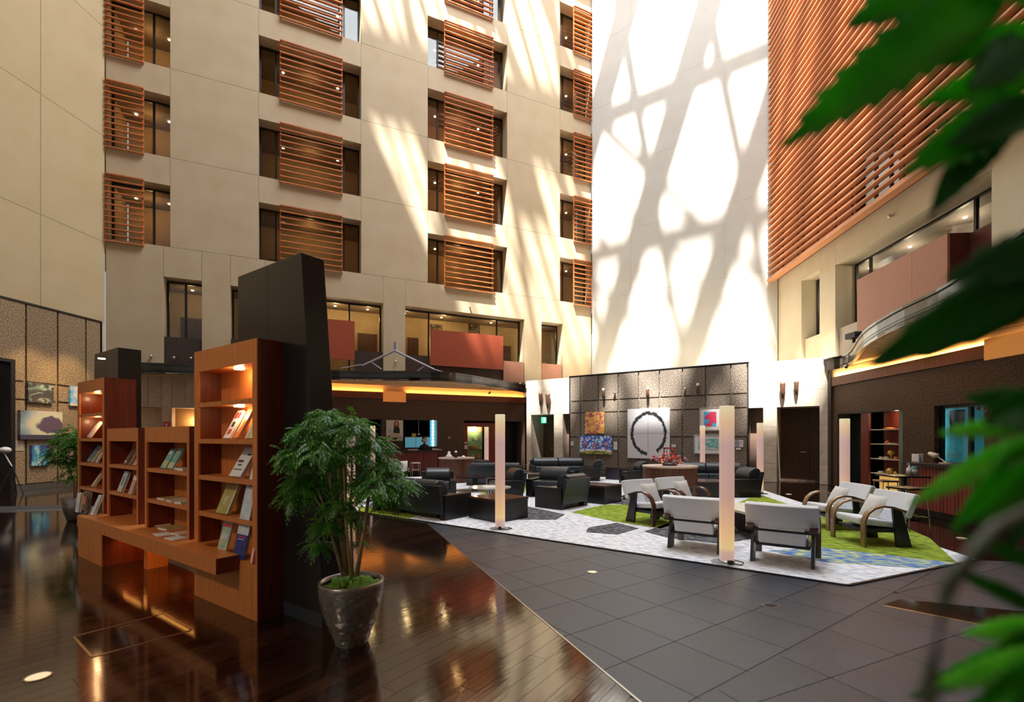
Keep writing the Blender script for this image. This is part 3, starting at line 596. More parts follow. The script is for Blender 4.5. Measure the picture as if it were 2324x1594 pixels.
# ================================================================ CANOPIES
def canopy(name, lab, edge, wallpts, zt_, zb_, smat):
    c0_ = edge[0]; t = empty(name, (c0_[0], c0_[1], 0), label=lab, cat='canopy')
    sm = []
    for i in range(len(edge)-1):
        for k in range(4):
            p = [Vector((*edge[max(i+d, 0) if i+d < len(edge) else -1], 0)) for d in (-1, 0, 1, 2)]; u_ = k/4
            sm.append(.5*((2*p[1])+(-p[0]+p[2])*u_+(2*p[0]-5*p[1]+4*p[2]-p[3])*u_*u_+(-p[0]+3*p[1]-3*p[2]+p[3])*u_**3))
    sm.append(Vector((*edge[-1], 0))); E = [(p.x-c0_[0], p.y-c0_[1]) for p in sm]; Wp = [(x-c0_[0], y-c0_[1]) for x, y in wallpts]
    cx = sum(p[0] for p in Wp)/len(Wp); cy = sum(p[1] for p in Wp)/len(Wp)
    def band(z0, z1, a, b, mat, nm):
        m = MB(); n_ = len(E); In = []; Ou = []
        for i, (x, y) in enumerate(E):
            d = Vector((E[min(i+1, n_-1)][0]-E[max(i-1, 0)][0], E[min(i+1, n_-1)][1]-E[max(i-1, 0)][1], 0)).normalized(); nn = Vector((-d.y, d.x, 0))
            if nn.dot(Vector((cx-x, cy-y, 0))) < 0: nn = -nn
            Ou.append((x+nn.x*a, y+nn.y*a)); In.append((x+nn.x*b, y+nn.y*b))
        for i in range(n_-1): m.hexa([(*Ou[i], z0), (*Ou[i+1], z0), (*In[i+1], z0), (*In[i], z0)], [(*Ou[i], z1), (*Ou[i+1], z1), (*In[i+1], z1), (*In[i], z1)])
        m.build(nm, mat, t)
    band(zb_, zt_, 0, .08, canopym, 'fascia'); band(zt_, zt_+.05, -.03, .12, canopym, 'cap'); band((zb_+zt_)/2-.01, (zb_+zt_)/2+.01, -.012, 0, canopym, 'trim_line')
    # soffit in separate panels
    n_ = len(E); m_ = len(Wp)
    for i in range(n_-1):
        def wp(f): f *= (m_-1); k = min(int(f), m_-2); f -= k; return (Wp[k][0]+(Wp[k+1][0]-Wp[k][0])*f, Wp[k][1]+(Wp[k+1][1]-Wp[k][1])*f)
        a, b = wp((i+.03)/(n_-1)), wp((i+.97)/(n_-1)); e0, e1 = E[i], E[i+1]
        e0b = (e0[0]+(e1[0]-e0[0])*.03, e0[1]+(e1[1]-e0[1])*.03); e1b = (e0[0]+(e1[0]-e0[0])*.97, e0[1]+(e1[1]-e0[1])*.97)
        MB().hexa([(*e0b, zb_+.02), (*e1b, zb_+.02), (*b, zb_+.02), (*a, zb_+.02)], [(*e0b, zb_+.06), (*e1b, zb_+.06), (*b, zb_+.06), (*a, zb_+.06)]).build('soffit_panel', smat, t)
    MB().prism([*E]+Wp[::-1], zb_+.07, zb_+.12).build('deck', canopym, t)
    return t
def ez(px, py, z): Y = (z-EYE)*FPX/(HOR-py); return ((px-CXP)*Y/FPX, Y)
eL = [ez(243, 822, 4.14), ez(313, 826, 4.14), ez(446, 830, 4.14), ez(600, 836, 4.14), ez(770, 844, 4.14), ez(900, 845, 4.14), ez(1000, 846, 4.14), ez(1060, 853, 4.14), ez(1100, 860, 4.14), ez(1150, 868.5, 4.14), LF.w(sL(1191), -.05)[:2]]
nW = 11; wL = [LF.w(.3+(sL(1191)-.3)*i/(nW-1), 0)[:2] for i in range(nW)]
canopy('cafe_canopy', 'long curved dark canopy with lit orange soffit over the café wall', eL, wL, 4.14, 3.80, soffw)
eR = [RL.w(-.1, -.1)[:2], ez(1925, 805, 4.14), ez(1960, 758, 4.14), ez(2030, 712, 4.14), ez(2130, 663, 4.14), ez(2230, 600, 4.14), ez(2324, 530, 4.14), (6.0, 4.6), (5.9, 3.0)]
wR = [RL.w(13.0*i/8, 0)[:2] for i in range(9)]
canopy('bar_canopy', 'curved dark canopy with lit cream soffit over the bar on the right', eR, wR, 4.14, 3.80, soffw)
def area_light(p, rz_, L, W, e, col):
    l = bpy.data.lights.new('cove_lamp', 'AREA'); l.shape = 'RECTANGLE'; l.size = L; l.size_y = W; l.energy = e; l.color = col
    o = bpy.data.objects.new('cove_lamp', l); C.objects.link(o); o.location = p; o.rotation_euler = (pi-R(25) if rz_ is None else pi, 0, 0); return o
def cove(fr, x0, x1, e, col, zz=3.58, y=-.09, tilt=35):
    l = bpy.data.lights.new('cove_lamp', 'AREA'); l.shape = 'RECTANGLE'; l.size = x1-x0; l.size_y = .05; l.energy = e; l.color = col
    o = bpy.data.objects.new('cove_lamp', l); C.objects.link(o); X, Y, Z = fr.w((x0+x1)/2, y, zz)
    o.matrix_world = Matrix.Translation((X, Y, Z)) @ Matrix.Rotation(fr.a, 4, 'Z') @ Matrix.Rotation(pi, 4, 'X') @ Matrix.Rotation(R(-tilt), 4, 'X')
cove(LF, sL(660), sL(1188), 36, (1, .42, .12)); cove(RL, .3, 13, 120, (1, .60, .22))
# ================================================================ ROOMS BEHIND THE OPENINGS
rc = onf(LF, 'wall_cafe_room', 0, kind='structure')
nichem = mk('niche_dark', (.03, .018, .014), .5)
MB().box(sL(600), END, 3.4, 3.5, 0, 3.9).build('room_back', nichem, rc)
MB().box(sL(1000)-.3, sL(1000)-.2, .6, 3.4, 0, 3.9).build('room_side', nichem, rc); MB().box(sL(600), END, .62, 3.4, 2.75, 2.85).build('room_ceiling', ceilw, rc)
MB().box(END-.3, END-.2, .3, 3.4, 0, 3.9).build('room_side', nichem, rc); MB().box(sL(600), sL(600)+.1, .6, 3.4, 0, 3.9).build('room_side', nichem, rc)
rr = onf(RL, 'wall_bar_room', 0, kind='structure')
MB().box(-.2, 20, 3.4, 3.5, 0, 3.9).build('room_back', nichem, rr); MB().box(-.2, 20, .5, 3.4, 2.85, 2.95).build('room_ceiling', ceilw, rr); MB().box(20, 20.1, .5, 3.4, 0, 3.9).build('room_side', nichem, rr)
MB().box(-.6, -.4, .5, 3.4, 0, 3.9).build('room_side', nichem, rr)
# ---- helpers for small goods
def ceramic(fr, x, y, z, prof, mat, lab, cat='ornament', group=None, name='ornament', n=14):
    t = onf(fr, name, x, y, z, label=lab, cat=cat, group=group); MB().lathe(prof, n=n).build('body', mat, t, smooth=True); return t
redl = mk('red_lacquer', (.16, .025, .02), .3, col2=(.20, .04, .03), scale=3, stretch=(5, 5, .5))
goldw = mk('gold_back', (.58, .45, .20), .6, col2=(.66, .52, .26), scale=3)
cream = mk('cream_ceramic', (.75, .68, .55), .35); orangec = mk('orange_ceramic', (.70, .22, .05), .35); goldc = mk('gold_ceramic', (.75, .50, .12), .3, metal=.4); redc = mk('red_ceramic', (.55, .06, .04), .35)
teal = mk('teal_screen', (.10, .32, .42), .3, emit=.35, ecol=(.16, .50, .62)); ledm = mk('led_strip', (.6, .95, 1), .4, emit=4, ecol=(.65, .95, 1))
# left display cabinet in the café wall
zt = LF.z(1060, 960)
t = onf(LF, 'display_cabinet', sL(1053), .06, 0, label='red framed display cabinet with lit golden back in the café wall', cat='cabinet')
x1 = sL(1062)-sL(1053); x2 = sL(1104)-sL(1053); x3 = sL(1133)-sL(1053); x4 = sL(1158)-sL(1053); x5 = sL(1184)-sL(1053)
MB().box(0, x1, 0, .5, 0, zt).box(x1, x2, 0, .5, zt-.18, zt).build('frame', redl, t)
MB().box(x2, x3+.3, .05, .12, 0, zt).build('door', redl, t); MB().box(x3+.3, x4-.25, .0, .5, 0, zt).build('side_panel', redl, t)
MB().box(x1, x2, .48, .52, 0, zt).build('back_panel', goldw, t)
zz = [LF.z(1075, y) for y in (981, 1001.5, 1022, 1043)]
for z in zz: MB().box(x1, x2, .08, .48, z-.01, z+.01).build('shelf', glt, t)
MB().lathe([(.04, 0), (.04, .02)], n=10).build('downlight', warm_em, t, ((x1+x2)/2, .28, zt-.2))
X, Y, Z = LF.w(sL(1053)+(x1+x2)/2, .35, zt-.28); point_light(X, Y, Z, 34, (1, .78, .42), .04)
MB().box(x4-.25, x4+.25, .3, .4, 0, zt).build('dark_door', frameb, t)
t2 = onf(LF, 'display_shelves', sL(1150), .5, 0, label='narrow dark shelves with amber bottles right of the lit cabinet', cat='shelf')
MB().box(0, .35, .3, .35, 0, zt).build('back_panel', redl, t2)
for y in (985, 997, 1010, 1030): z = LF.z(1156, y); MB().box(0, .35, .0, .3, z-.01, z+.01).build('shelf', steel, t2)
items = [(1074, 1, 'cream', [(.05, 0), (.09, .05), (.05, .13), (.03, .2)], 'white crouching figurine left on the second glass shelf'), (1087, 1, 'cream', [(.06, 0), (.04, .08), (.08, .16), (.02, .2)], 'white curled figurine right on the second glass shelf'),
         (1070, 2, 'redc', [(.09, 0), (.1, .1), (.08, .17)], 'red lacquer box on the third glass shelf'), (1080, 2, 'orangec', [(.08, 0), (.1, .1), (.06, .2)], 'orange bowl in the middle of the third glass shelf'), (1091, 2, 'cream', [(.08, 0), (.06, .06), (.02, .15)], 'small cream cone on the third glass shelf'),
         (1074, 3, 'cream', [(.06, 0), (.05, .1), (.02, .2)], 'slim cream vase left on the lowest glass shelf'), (1088, 3, 'orangec', [(.08, 0), (.05, .08), (.01, .2)], 'pale orange cone right on the lowest glass shelf'), (1080, 0, 'cream', [(.02, 0), (.02, .1), (.035, .14)], 'small glass bud vase on the top glass shelf')]
for px, k, m_, pf, lab in items: ceramic(LF, sL(px, .3), .32, zz[k]+.01, pf, globals()[m_], lab, group='ornaments in the lit cabinet')
# left counter niche
t = onf(LF, 'reception_counter', sL(876, -1.2), -1.2, 0, label='long reception counter with dark top and red wood front below the poster', cat='counter')
cwid = sL(992, -1.2)-sL(876, -1.2); czt = LF.z(940, 1023, -1.2)
MB().box(0, cwid, 0, .7, .12, czt-.06).build('front', redl, t); MB().box(.1, cwid-.1, .05, .65, 0, .12).build('base', black, t); MB().box(-.05, cwid+.1, -.1, .75, czt-.06, czt).build('counter_top', frameb, t)
for i in range(7): MB().box(cwid*i/7+.005, cwid*(i+1)/7-.005, -.015, 0, .14, czt-.08).build('front_board', redl, t)
def ctop(px, y, lab, name, cat, m, mat): t_ = onf(LF, name, sL(px, y), y, czt, label=lab, cat=cat); m.build('body', mat, t_); return t_
ctop(937, -.9, 'low white paper stack on the reception counter', 'paper_stack', 'paper', MB().box(-.2, .2, -.12, .12, 0, .05), white)
ctop(990, -.9, 'open white booklet at the right end of the reception counter', 'booklet', 'book', MB().hexa([(-.2, -.12, 0), (.25, -.12, 0), (.25, .12, 0), (-.2, .12, 0)], [(-.2, -.12, .1), (.25, -.12, .02), (.25, .12, .02), (-.2, .12, .1)]), white)
ctop(978, -.95, 'black monitor seen from behind on the reception counter', 'monitor', 'monitor', MB().box(-.28, .28, -.02, .03, .03, .16).box(-.06, .06, -.05, .08, 0, .03), black)
t = onf(LF, 'glass_partition', sL(919, .3), .3, 1.12, label='teal glass partition behind the reception counter', cat='partition'); W_ = sL(992, .3)-sL(919, .3); h_ = LF.z(940, 993, .3)-1.12
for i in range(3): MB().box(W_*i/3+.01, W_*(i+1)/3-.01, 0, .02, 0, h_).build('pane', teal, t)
MB().box(0, W_, -.01, .03, h_, h_+.02).build('top_rail', steel, t)
t = onf(LF, 'light_strip', sL(983, .1), .12, 1.15, label='cold white crystal light strip at the right edge of the reception niche', cat='lamp')
for i in range(9): MB().ball((0, 0, .08+i*.155), .045, 1.5).build('crystal', ledm, t, smooth=True)
MB().box(-.08, .2, -.02, .02, 1.46, 1.5).build('top_bar', ledm, t)
MB().box(-.12, .25, .08, .1, 0, 1.46).build('back_plate', teal, t)
t = onf(LF, 'pendant', sL(950, .2), .2, LF.z(950, 986, .2), label='small round pendant on a thin cord above the receptionist', cat='lamp'); MB().ball((0, 0, 0), .05).build('globe', steel, t); MB().tube([(0, 0, .05), (0, 0, .75)], .006).build('cord', steel, t)
t = onf(LF, 'gold_box', sL(939, .32), .32, 1.12+h_+.02, label='small golden box on top of the teal partition', cat='box'); MB().box(-.1, .1, -.06, .06, 0, .16).build('body', goldc, t)
# person behind the counter
def person_behind():
    X, Y, _ = LF.w(sL(963, -.25), -.25); t = empty('person', (X, Y, 0), LF.a, label='receptionist with black hair and white face mask seated behind the counter', cat='person')
    me = bpy.data.meshes.new('body'); V = [(0, 0, .55), (0, 0, .82), (0, 0, 1.08), (0, -.01, 1.22), (0, -.02, 1.30), (-.17, 0, 1.13), (-.24, -.06, .95), (-.14, -.27, .93), (.17, 0, 1.13), (.24, -.06, .95), (.14, -.27, .93), (-.1, -.3, .55), (.1, -.3, .55)]
    E_ = [(0, 1), (1, 2), (2, 3), (3, 4), (2, 5), (5, 6), (6, 7), (2, 8), (8, 9), (9, 10), (0, 11), (0, 12)]
    me.from_pydata(V, E_, []); o = bpy.data.objects.new('body', me); C.objects.link(o); o.parent = t; me.materials.append(mk('uniform', (.02, .015, .02), .8))
    sk = o.modifiers.new('skin', 'SKIN'); rad = [.15, .14, .13, .055, .05, .07, .05, .035, .07, .05, .035, .08, .08]
    for i, r_ in enumerate(rad): me.skin_vertices[0].data[i].radius = (r_, r_*.8)
    me.skin_vertices[0].data[0].use_root = True
    s_ = o.modifiers.new('sub', 'SUBSURF'); s_.levels = 1; s_.render_levels = 1
    skin = mk('skin', (.62, .40, .30), .6)
    MB().ball((0, -.03, 1.42), .095, 1.25, 14, 10, 1, 1.08).tube([(0, -.02, 1.25), (0, -.02, 1.36)], .05).ball((0, -.135, 1.41), .018).ball((-.095, -.02, 1.41), .02, 1.5).ball((.095, -.02, 1.41), .02, 1.5).build('head', skin, t, smooth=True)
    MB().ball((-.035, -.118, 1.44), .012).ball((.035, -.118, 1.44), .012).build('eyes', black, t)
    MB().ball((0, .0, 1.455), .112, 1.12, 14, 10).ball((-.085, .01, 1.38), .04, 1.6).ball((.085, .01, 1.38), .04, 1.6).build('hair', black, t, smooth=True)
    MB().ball((0, -.075, 1.375), .075, .8, 12, 8, 1, .9).build('face_mask', white, t, smooth=True)
    for sx in (-1, 1):
        h = MB().ball((sx*.12, -.32, .93), .035, .6, sy=1.3)
        for f in range(4): h.tube([(sx*(.095+f*.017), -.35, .935), (sx*(.095+f*.015), -.385-.004*f*(3-f), .93), (sx*(.095+f*.014), -.405-.004*f*(3-f), .915)], .008, 6)
        h.tube([(sx*.09, -.32, .935), (sx*.07, -.345, .93), (sx*.068, -.365, .92)], .009, 6); h.build('hand', skin, t, smooth=True)
    t.scale = (1, 1, 1.04); return t
person_behind()
# poster with a seated woman
posterbg = mk('poster_paper', (.80, .74, .62), .7, col2=(.74, .72, .62), scale=1.2)
t = onf(LF, 'poster', sL(876.5), 0, LF.z(876, 1001), label='pale poster of a seated woman with long auburn hair in black dress', cat='poster')
W_ = sL(914.5)-sL(876.5); H_ = LF.z(876, 954)-LF.z(876, 1001)
MB().box(0, W_, -.03, 0, 0, H_).build('sheet', posterbg, t)
def flat(pts, mat, nm, parent, d=-.034): MB().yprism([(x*W_, z*H_) for x, z in pts], d-.003, -.03).build(nm, mat, parent)
flat([(.05, .12), (.95, .10), (.98, .2), (.6, .28), (.1, .26)], mk('poster_shade', (.62, .57, .47), .7), 'cushion', t, -.031)
flat([(.50, .96), (.66, .97), (.76, .86), (.75, .66), (.66, .60), (.5, .62), (.43, .72), (.46, .88)], mk('poster_hair', (.30, .10, .04), .7), 'hair', t, -.033)
flat([(.55, .90), (.64, .90), (.66, .80), (.60, .74), (.54, .80)], mk('poster_skin', (.78, .55, .42), .7), 'face', t, -.035)
flat([(.45, .70), (.56, .68), (.66, .68), (.78, .64), (.80, .40), (.72, .34), (.40, .34), (.42, .5)], black, 'dress', t, -.036)
flat([(.30, .40), (.75, .36), (.82, .26), (.5, .22), (.2, .26)], mk('poster_skin', (.78, .55, .42), .7), 'legs', t, -.037)
flat([(.30, .10), (.55, .18), (.68, .12), (.55, .05), (.36, .05)], black, 'cloth', t, -.038); flat([(.06, .22), (.2, .26), (.24, .22), (.1, .18)], black, 'shoe', t, -.038)
flat([(.12, .52), (.2, .60), (.28, .52), (.3, .40), (.14, .38)], mk('poster_green', (.50, .62, .50), .7), 'leaf_shape', t, -.034)
# small caption plates
def plate(fr, px, py, w_, h_, lab, name='caption_plate', off=-.02, lines=3, mat=white):
    s_ = fr.s(px, off); z = fr.z(px, py, off); t = onf(fr, name, s_, off, z, label=lab, cat='caption'); MB().box(-w_/2, w_/2, -.012, 0, -h_/2, h_/2).build('card', mat, t)
    if lines: MB_ = MB(); [MB_.box(-w_*.36, w_*.36*(1 if k % 2 else .6), -.014, -.012, h_*(.28-.2*k)-.006, h_*(.28-.2*k)+.006) for k in range(lines)]; MB_.build('text_lines', mk('ink_grey', (.25, .25, .25), .6), t)
    return t
plate(LF, 1019.5, 994, .07, .07, 'tiny white sensor on the dark wall between reception and cabinet', lines=0); plate(LF, 1057, 1015, .13, .18, 'pale notice on the red frame of the lit cabinet, lower one', off=-.01)
plate(LF, 1057, 1005, .11, .07, 'tiny pale notice on the red cabinet frame, upper one', off=-.01, lines=1)
# exit sign over the left portal, red sign left
gs = mk('exit_green', (.05, .55, .30), .4, emit=1.2, ecol=(.10, .80, .45)); ws_ = mk('sign_white', (.9, .95, .9), .5, emit=1.0, ecol=(.8, 1, .9))
t = onf(ST, 'exit_sign', sS(1233.5, .3), .3, ST.z(1233, 954, .3), label='green lit exit sign hanging in the left stone portal', cat='sign')
MB().box(-.13, .13, 0, .05, -.14, .14).build('box', gs, t); MB().box(-.03, .10, -.004, 0, -.11, .11).build('door_symbol', ws_, t)
MB().yprism([(-.09, -.10), (-.06, -.10), (-.02, -.02), (.03, -.09), (.05, -.07), (0, .02), (.02, .05), (-.01, .07), (-.06, .03), (-.03, -.01)], -.008, -.004).build('running_figure', gs, t)
MB().box(-.005, .005, .02, .03, .14, ST.z(1233, 943, .3)-ST.z(1233, 954, .3)+.5).build('rod', steel, t)
t = onf(LF, 'red_sign', sL(378.5), -.02, LF.z(378, 966), label='small red sign with white arrow on the travertine pier', cat='sign')
MB().box(-.09, .09, -.02, 0, -.1, .14).build('plate', mk('sign_red', (.65, .03, .03), .5), t); MB().yprism([(-.02, -.06), (.02, -.06), (.02, .02), (.05, .02), (0, .09), (-.05, .02), (-.02, .02)], -.024, -.02).build('arrow', white, t)
# ================================================================ ARTWORKS ON THE GRANITE WALL
def artmat(name, cols, scale, tex='voronoi', stretch=(1, 1, 1), dist=0.0):
    m = bpy.data.materials.new(name); m.use_nodes = True; nt = m.node_tree; N = nt.nodes; L = nt.links; b = N['Principled BSDF']; b.inputs['Roughness'].default_value = .6
    tc = N.new('ShaderNodeTexCoord'); mp = N.new('ShaderNodeMapping'); mp.inputs['Scale'].default_value = stretch; L.new(tc.outputs['Object'], mp.inputs[0])
    nz = N.new('ShaderNodeTexNoise'); nz.inputs['Scale'].default_value = scale; nz.inputs['Detail'].default_value = 5; nz.inputs['Distortion'].default_value = dist; L.new(mp.outputs[0], nz.inputs['Vector'])
    src = nz.outputs[0]
    if tex == 'voronoi': v = N.new('ShaderNodeTexVoronoi'); v.inputs['Scale'].default_value = scale; L.new(mp.outputs[0], v.inputs['Vector']); sp_ = N.new('ShaderNodeSeparateColor'); L.new(v.outputs['Color'], sp_.inputs[0]); src = sp_.outputs[0]
    cr = N.new('ShaderNodeValToRGB'); cr.color_ramp.interpolation = 'CONSTANT' if tex == 'voronoi' else 'LINEAR'; e = cr.color_ramp.elements
    for i, (p_, c_) in enumerate(cols):
        el = e[i] if i < 2 else e.new(p_); el.position = p_; el.color = (*c_, 1)
    L.new(src, cr.inputs[0]); L.new(cr.outputs[0], b.inputs['Base Color']); return m
am1 = artmat('art_orange', [(0.30, (.85, .55, .08)), (.40, (.85, .30, .03)), (.48, (.95, .72, .25)), (.54, (.70, .05, .03)), (.60, (.20, .04, .22)), (.66, (.9, .45, .1))], 7, 'noise', dist=1.5)
t = framed(ST, 'painting', sS(1328.5, -.07), sS(1372, -.07), ST.z(1328, 984.5), ST.z(1328, 936.5), -.07, am1, 'square orange painting of red and purple flowers above the blue one', fw=0, cat='painting', d=.05)
blue_d = artmat('art_blue', [(0, (.05, .12, .60)), (.2, (.1, .5, .85)), (.4, (.75, .85, .95)), (.6, (.22, .10, .55)), (.8, (.04, .25, .75)), (.92, (.9, .9, 1))], 14)
pk = artmat('art_pink', [(0, (.70, .12, .30)), (.5, (.9, .2, .1)), (.8, (.35, .05, .35))], 14)
s0, s1 = sS(1317, -.07), sS(1388.5, -.07); z0, z1 = ST.z(1317, 1030, -.07), ST.z(1317, 989.5, -.07)
t = framed(ST, 'painting', s0, s1, z0, z1, -.07, blue_d, 'wide bright blue painting of three round trees under the orange one', fw=0, cat='painting', d=.05)
Wp_, Hp_ = s1-s0, z1-z0
MB().yprism([(0, 0), (Wp_, 0), (Wp_, Hp_*.22), (Wp_*.75, Hp_*.28), (Wp_*.5, Hp_*.24), (Wp_*.25, Hp_*.28), (0, Hp_*.24)], -.044, -.037).build('snow_ground', white, t)
MB().yprism([(0, 0), (Wp_, 0), (Wp_, Hp_*.1), (Wp_*.5, Hp_*.2), (0, Hp_*.1)], -.050, -.044).build('green_ground', artmat('art_green', [(0, (.1, .2, .04)), (.5, (.7, .45, .05)), (.8, (.15, .3, .1))], 16), t)
for k in range(3):
    cx = Wp_*(.17+.33*k); m = MB(); m.yprism([(cx-.02, Hp_*.12), (cx+.02, Hp_*.12), (cx+.012, Hp_*.5), (cx-.012, Hp_*.5)], -.056, -.05)
    for a in (-50, -25, 0, 25, 50): m.tube([(cx, -.05, Hp_*.4), (cx+sin(R(a))*.18, -.05, Hp_*.4+cos(R(a))*.22)], .01, 5)
    m.build('painted_tree', pk, t)
# ring painting of four white canvases
enso = bpy.data.materials.new('art_ring'); enso.use_nodes = True; nt = enso.node_tree; N = nt.nodes; L = nt.links; b = N['Principled BSDF']; b.inputs['Roughness'].default_value = .6
s0, s1, z0, z1 = sS(1425, -.07), sS(1521, -.07), ST.z(1425, 1040, -.07), ST.z(1425, 929, -.07)
We, He = s1-s0, z1-z0
og = onf(ST, 'ring_painting', s0, -.07, z0, label='large white four-canvas painting of a black splashed ink ring', cat='painting')
tc = N.new('ShaderNodeTexCoord'); tc.object = og; sx = N.new('ShaderNodeSeparateXYZ'); L.new(tc.outputs['Object'], sx.inputs[0])
def mth(op, a, b_=None, c_=None):
    n_ = N.new('ShaderNodeMath'); n_.operation = op
    for i, v in enumerate((a, b_, c_)):
        if v is None: continue
        if isinstance(v, (int, float)): n_.inputs[i].default_value = v
        else: L.new(v, n_.inputs[i])
    return n_.outputs[0]
dx_ = mth('SUBTRACT', sx.outputs[0], We*.505); dz_ = mth('SUBTRACT', sx.outputs[2], He*.50)
dxn = mth('MULTIPLY', dx_, 1/(We*.42)); dzn = mth('MULTIPLY', dz_, 1/(He*.435))
rr_ = mth('SQRT', mth('ADD', mth('MULTIPLY', dxn, dxn), mth('MULTIPLY', dzn, dzn)))
ang_ = mth('ARCTAN2', dxn, mth('MULTIPLY', dzn, -1))        # 0 at the bottom
nz = N.new('ShaderNodeTexNoise'); nz.inputs['Scale'].default_value = 9; nz.inputs['Detail'].default_value = 8; L.new(tc.outputs['Object'], nz.inputs['Vector'])
rn = mth('ADD', rr_, mth('MULTIPLY', mth('SUBTRACT', nz.outputs[0], .5), .22))
band_ = mth('SUBTRACT', 1.0, mth('MULTIPLY', mth('ABSOLUTE', mth('SUBTRACT', rn, .93)), 8.5))
gapm = mth('GREATER_THAN', mth('ABSOLUTE', mth('SUBTRACT', ang_, .22)), .30)
val = mth('MULTIPLY', mth('MAXIMUM', band_, 0), gapm)
cr = N.new('ShaderNodeValToRGB'); cr.color_ramp.elements[0].position = .12; cr.color_ramp.elements[1].position = .55
cr.color_ramp.elements[0].color = (.80, .80, .82, 1); cr.color_ramp.elements[1].color = (.02, .02, .025, 1); L.new(val, cr.inputs[0]); L.new(cr.outputs[0], b.inputs['Base Color'])
for i in range(2):
    for k in range(2): MB().box(We*(.5*i)+.006, We*(.5*i+.5)-.006, -.05, 0, He*.5*k+.005, He*(.5*k+.5)-.005).build('canvas', enso, og)
for c_ in og.children: c_.matrix_parent_inverse = Matrix.Identity(4)
# framed red/blue and teal pictures
am2 = artmat('art_redblue', [(0, (.70, .03, .05)), (.50, (.75, .04, .10)), (.52, (.05, .30, .70)), (.60, (.1, .55, .85)), (.66, (.08, .06, .2))], 3.2, 'noise')
framed(ST, 'framed_picture', sS(1587, -.07), sS(1637, -.07), ST.z(1587, 978.5), ST.z(1587, 926), -.06, am2, 'red and blue abstract in a silver frame with white mount', fmat=mk('frame_silver', (.5, .42, .35), .4, metal=.5), fw=.04, cat='picture', mat_in=.13)
am3 = artmat('art_teal', [(0, (.60, .62, .62)), (.46, (.55, .60, .60)), (.50, (.10, .45, .42)), (.58, (.05, .55, .50)), (.66, (.6, .64, .62))], 3.5, 'noise', (1, 1, 2))
framed(ST, 'framed_picture', sS(1575, -.07), sS(1641, -.07), ST.z(1575, 1030), ST.z(1575, 987), -.06, am3, 'wide teal abstract in a grey frame under the red and blue one', fmat=mk('frame_grey', (.45, .46, .46), .4), fw=.04, cat='picture', mat_in=.12)
plate(ST, 1298.5, 1007, .13, .18, 'white caption left of the blue tree painting', off=-.07); plate(ST, 1397, 1012, .16, .34, 'tall white caption right of the blue tree painting', off=-.07)
plate(ST, 1384.5, 1032, .1, .05, 'tiny white label under the blue tree painting', off=-.07, lines=0); plate(ST, 1529, 1015, .16, .2, 'white caption right of the ring painting', off=-.07)
plate(ST, 1668, 1007, .26, .26, 'grey caption right of the teal picture', off=-.07, mat=mk('card_grey', (.35, .35, .40), .6)); plate(ST, 1681, 1007, .18, .26, 'white caption next to the grey one by the granite edge', off=-.07); plate(ST, 1676, 1019, .16, .07, 'small white label below the captions by the granite edge', off=-.07, lines=0)
for px, py, l_ in ((1372, 893, 'leftmost of the three brown spotlights on the granite wall'), (1472, 891, 'middle spotlight above the ring painting on the granite wall'), (1585.5, 883, 'rightmost of the three brown spotlights on the granite wall')): fixture(ST, px, py, l_, 'spot', -.05, 'wall_spotlight', 1.2)
fixture(ST, 1396, 893, 'small round sensor between the left and middle granite wall spotlights', 'dome', -.05); fixture(ST, 1556, 884, 'small round sensor between the middle and right granite wall spotlights', 'dome', -.05)
fixture(ST, 1230, 903, 'left brown sconce on the stone above the exit portal', 'sconce', 0, 'wall_sconce', 1.3); fixture(ST, 1247, 906, 'right brown sconce on the stone above the exit portal', 'sconce', 0, 'wall_sconce', 1.5)
fixture(ST, 1777, 882, 'left brown sconce on the stone above the brown double door', 'sconce', 0, 'wall_sconce', 1.25); fixture(ST, 1808, 877, 'right brown sconce on the stone above the brown double door', 'sconce', 0, 'wall_sconce', 1.05)
# ================================================================ PAINTINGS ON THE LEFT WALL
a1 = artmat('art_night', [(0, (.06, .045, .035)), (.5, (.09, .07, .06)), (.58, (.25, .4, .35)), (.62, (.6, .55, .35)), (.7, (.1, .07, .06))], 3.0, 'noise', (1, 1, 1.8), 1)
a2 = artmat('art_sky', [(0, (.02, .25, .65)), (.45, (.08, .45, .85)), (.55, (.85, .75, .6)), (.65, (.9, .35, .2))], 1.6, 'noise')
a4 = artmat('art_aurora', [(0, (.03, .03, .12)), (.42, (.07, .08, .35)), (.52, (.05, .35, .50)), (.6, (.45, .75, .65)), (.7, (.08, .1, .3))], 3.5, 'noise', (1.4, 1, .6))
def lw(px0, px1, py0, py1, mt, lab): framed(LW, 'painting', sW(px0), sW(px1), LW.z(px0, py1), LW.z(px0, py0), -.005, mt, lab, fw=0, cat='painting', d=.09, group='canvases on the left granite wall')
lw(59, 117, 867, 913, a1, 'dark brown nebula canvas, upper left on the granite wall'); lw(155, 184, 876, 921, a2, 'blue sky canvas with red horizon beside the tall bookcase')
lw(67, 107, 1011, 1058, a4, 'small dark blue waterfall canvas, lowest on the granite wall')
s0, s1, z0, z1 = sW(40), sW(136), LW.z(40, 998), LW.z(40, 931)
ec = bpy.data.materials.new('art_eclipse'); ec.use_nodes = True; nt = ec.node_tree; N = nt.nodes; L = nt.links; b = N['Principled BSDF']; b.inputs['Roughness'].default_value = .6
og = onf(LW, 'painting', s0, 0, z0, label='large canvas of a glowing eclipse over a dark horizon', cat='painting', group='canvases on the left granite wall')
tc = N.new('ShaderNodeTexCoord'); tc.object = og; sx = N.new('ShaderNodeSeparateXYZ'); L.new(tc.outputs['Object'], sx.inputs[0]); We, He = s1-s0, z1-z0
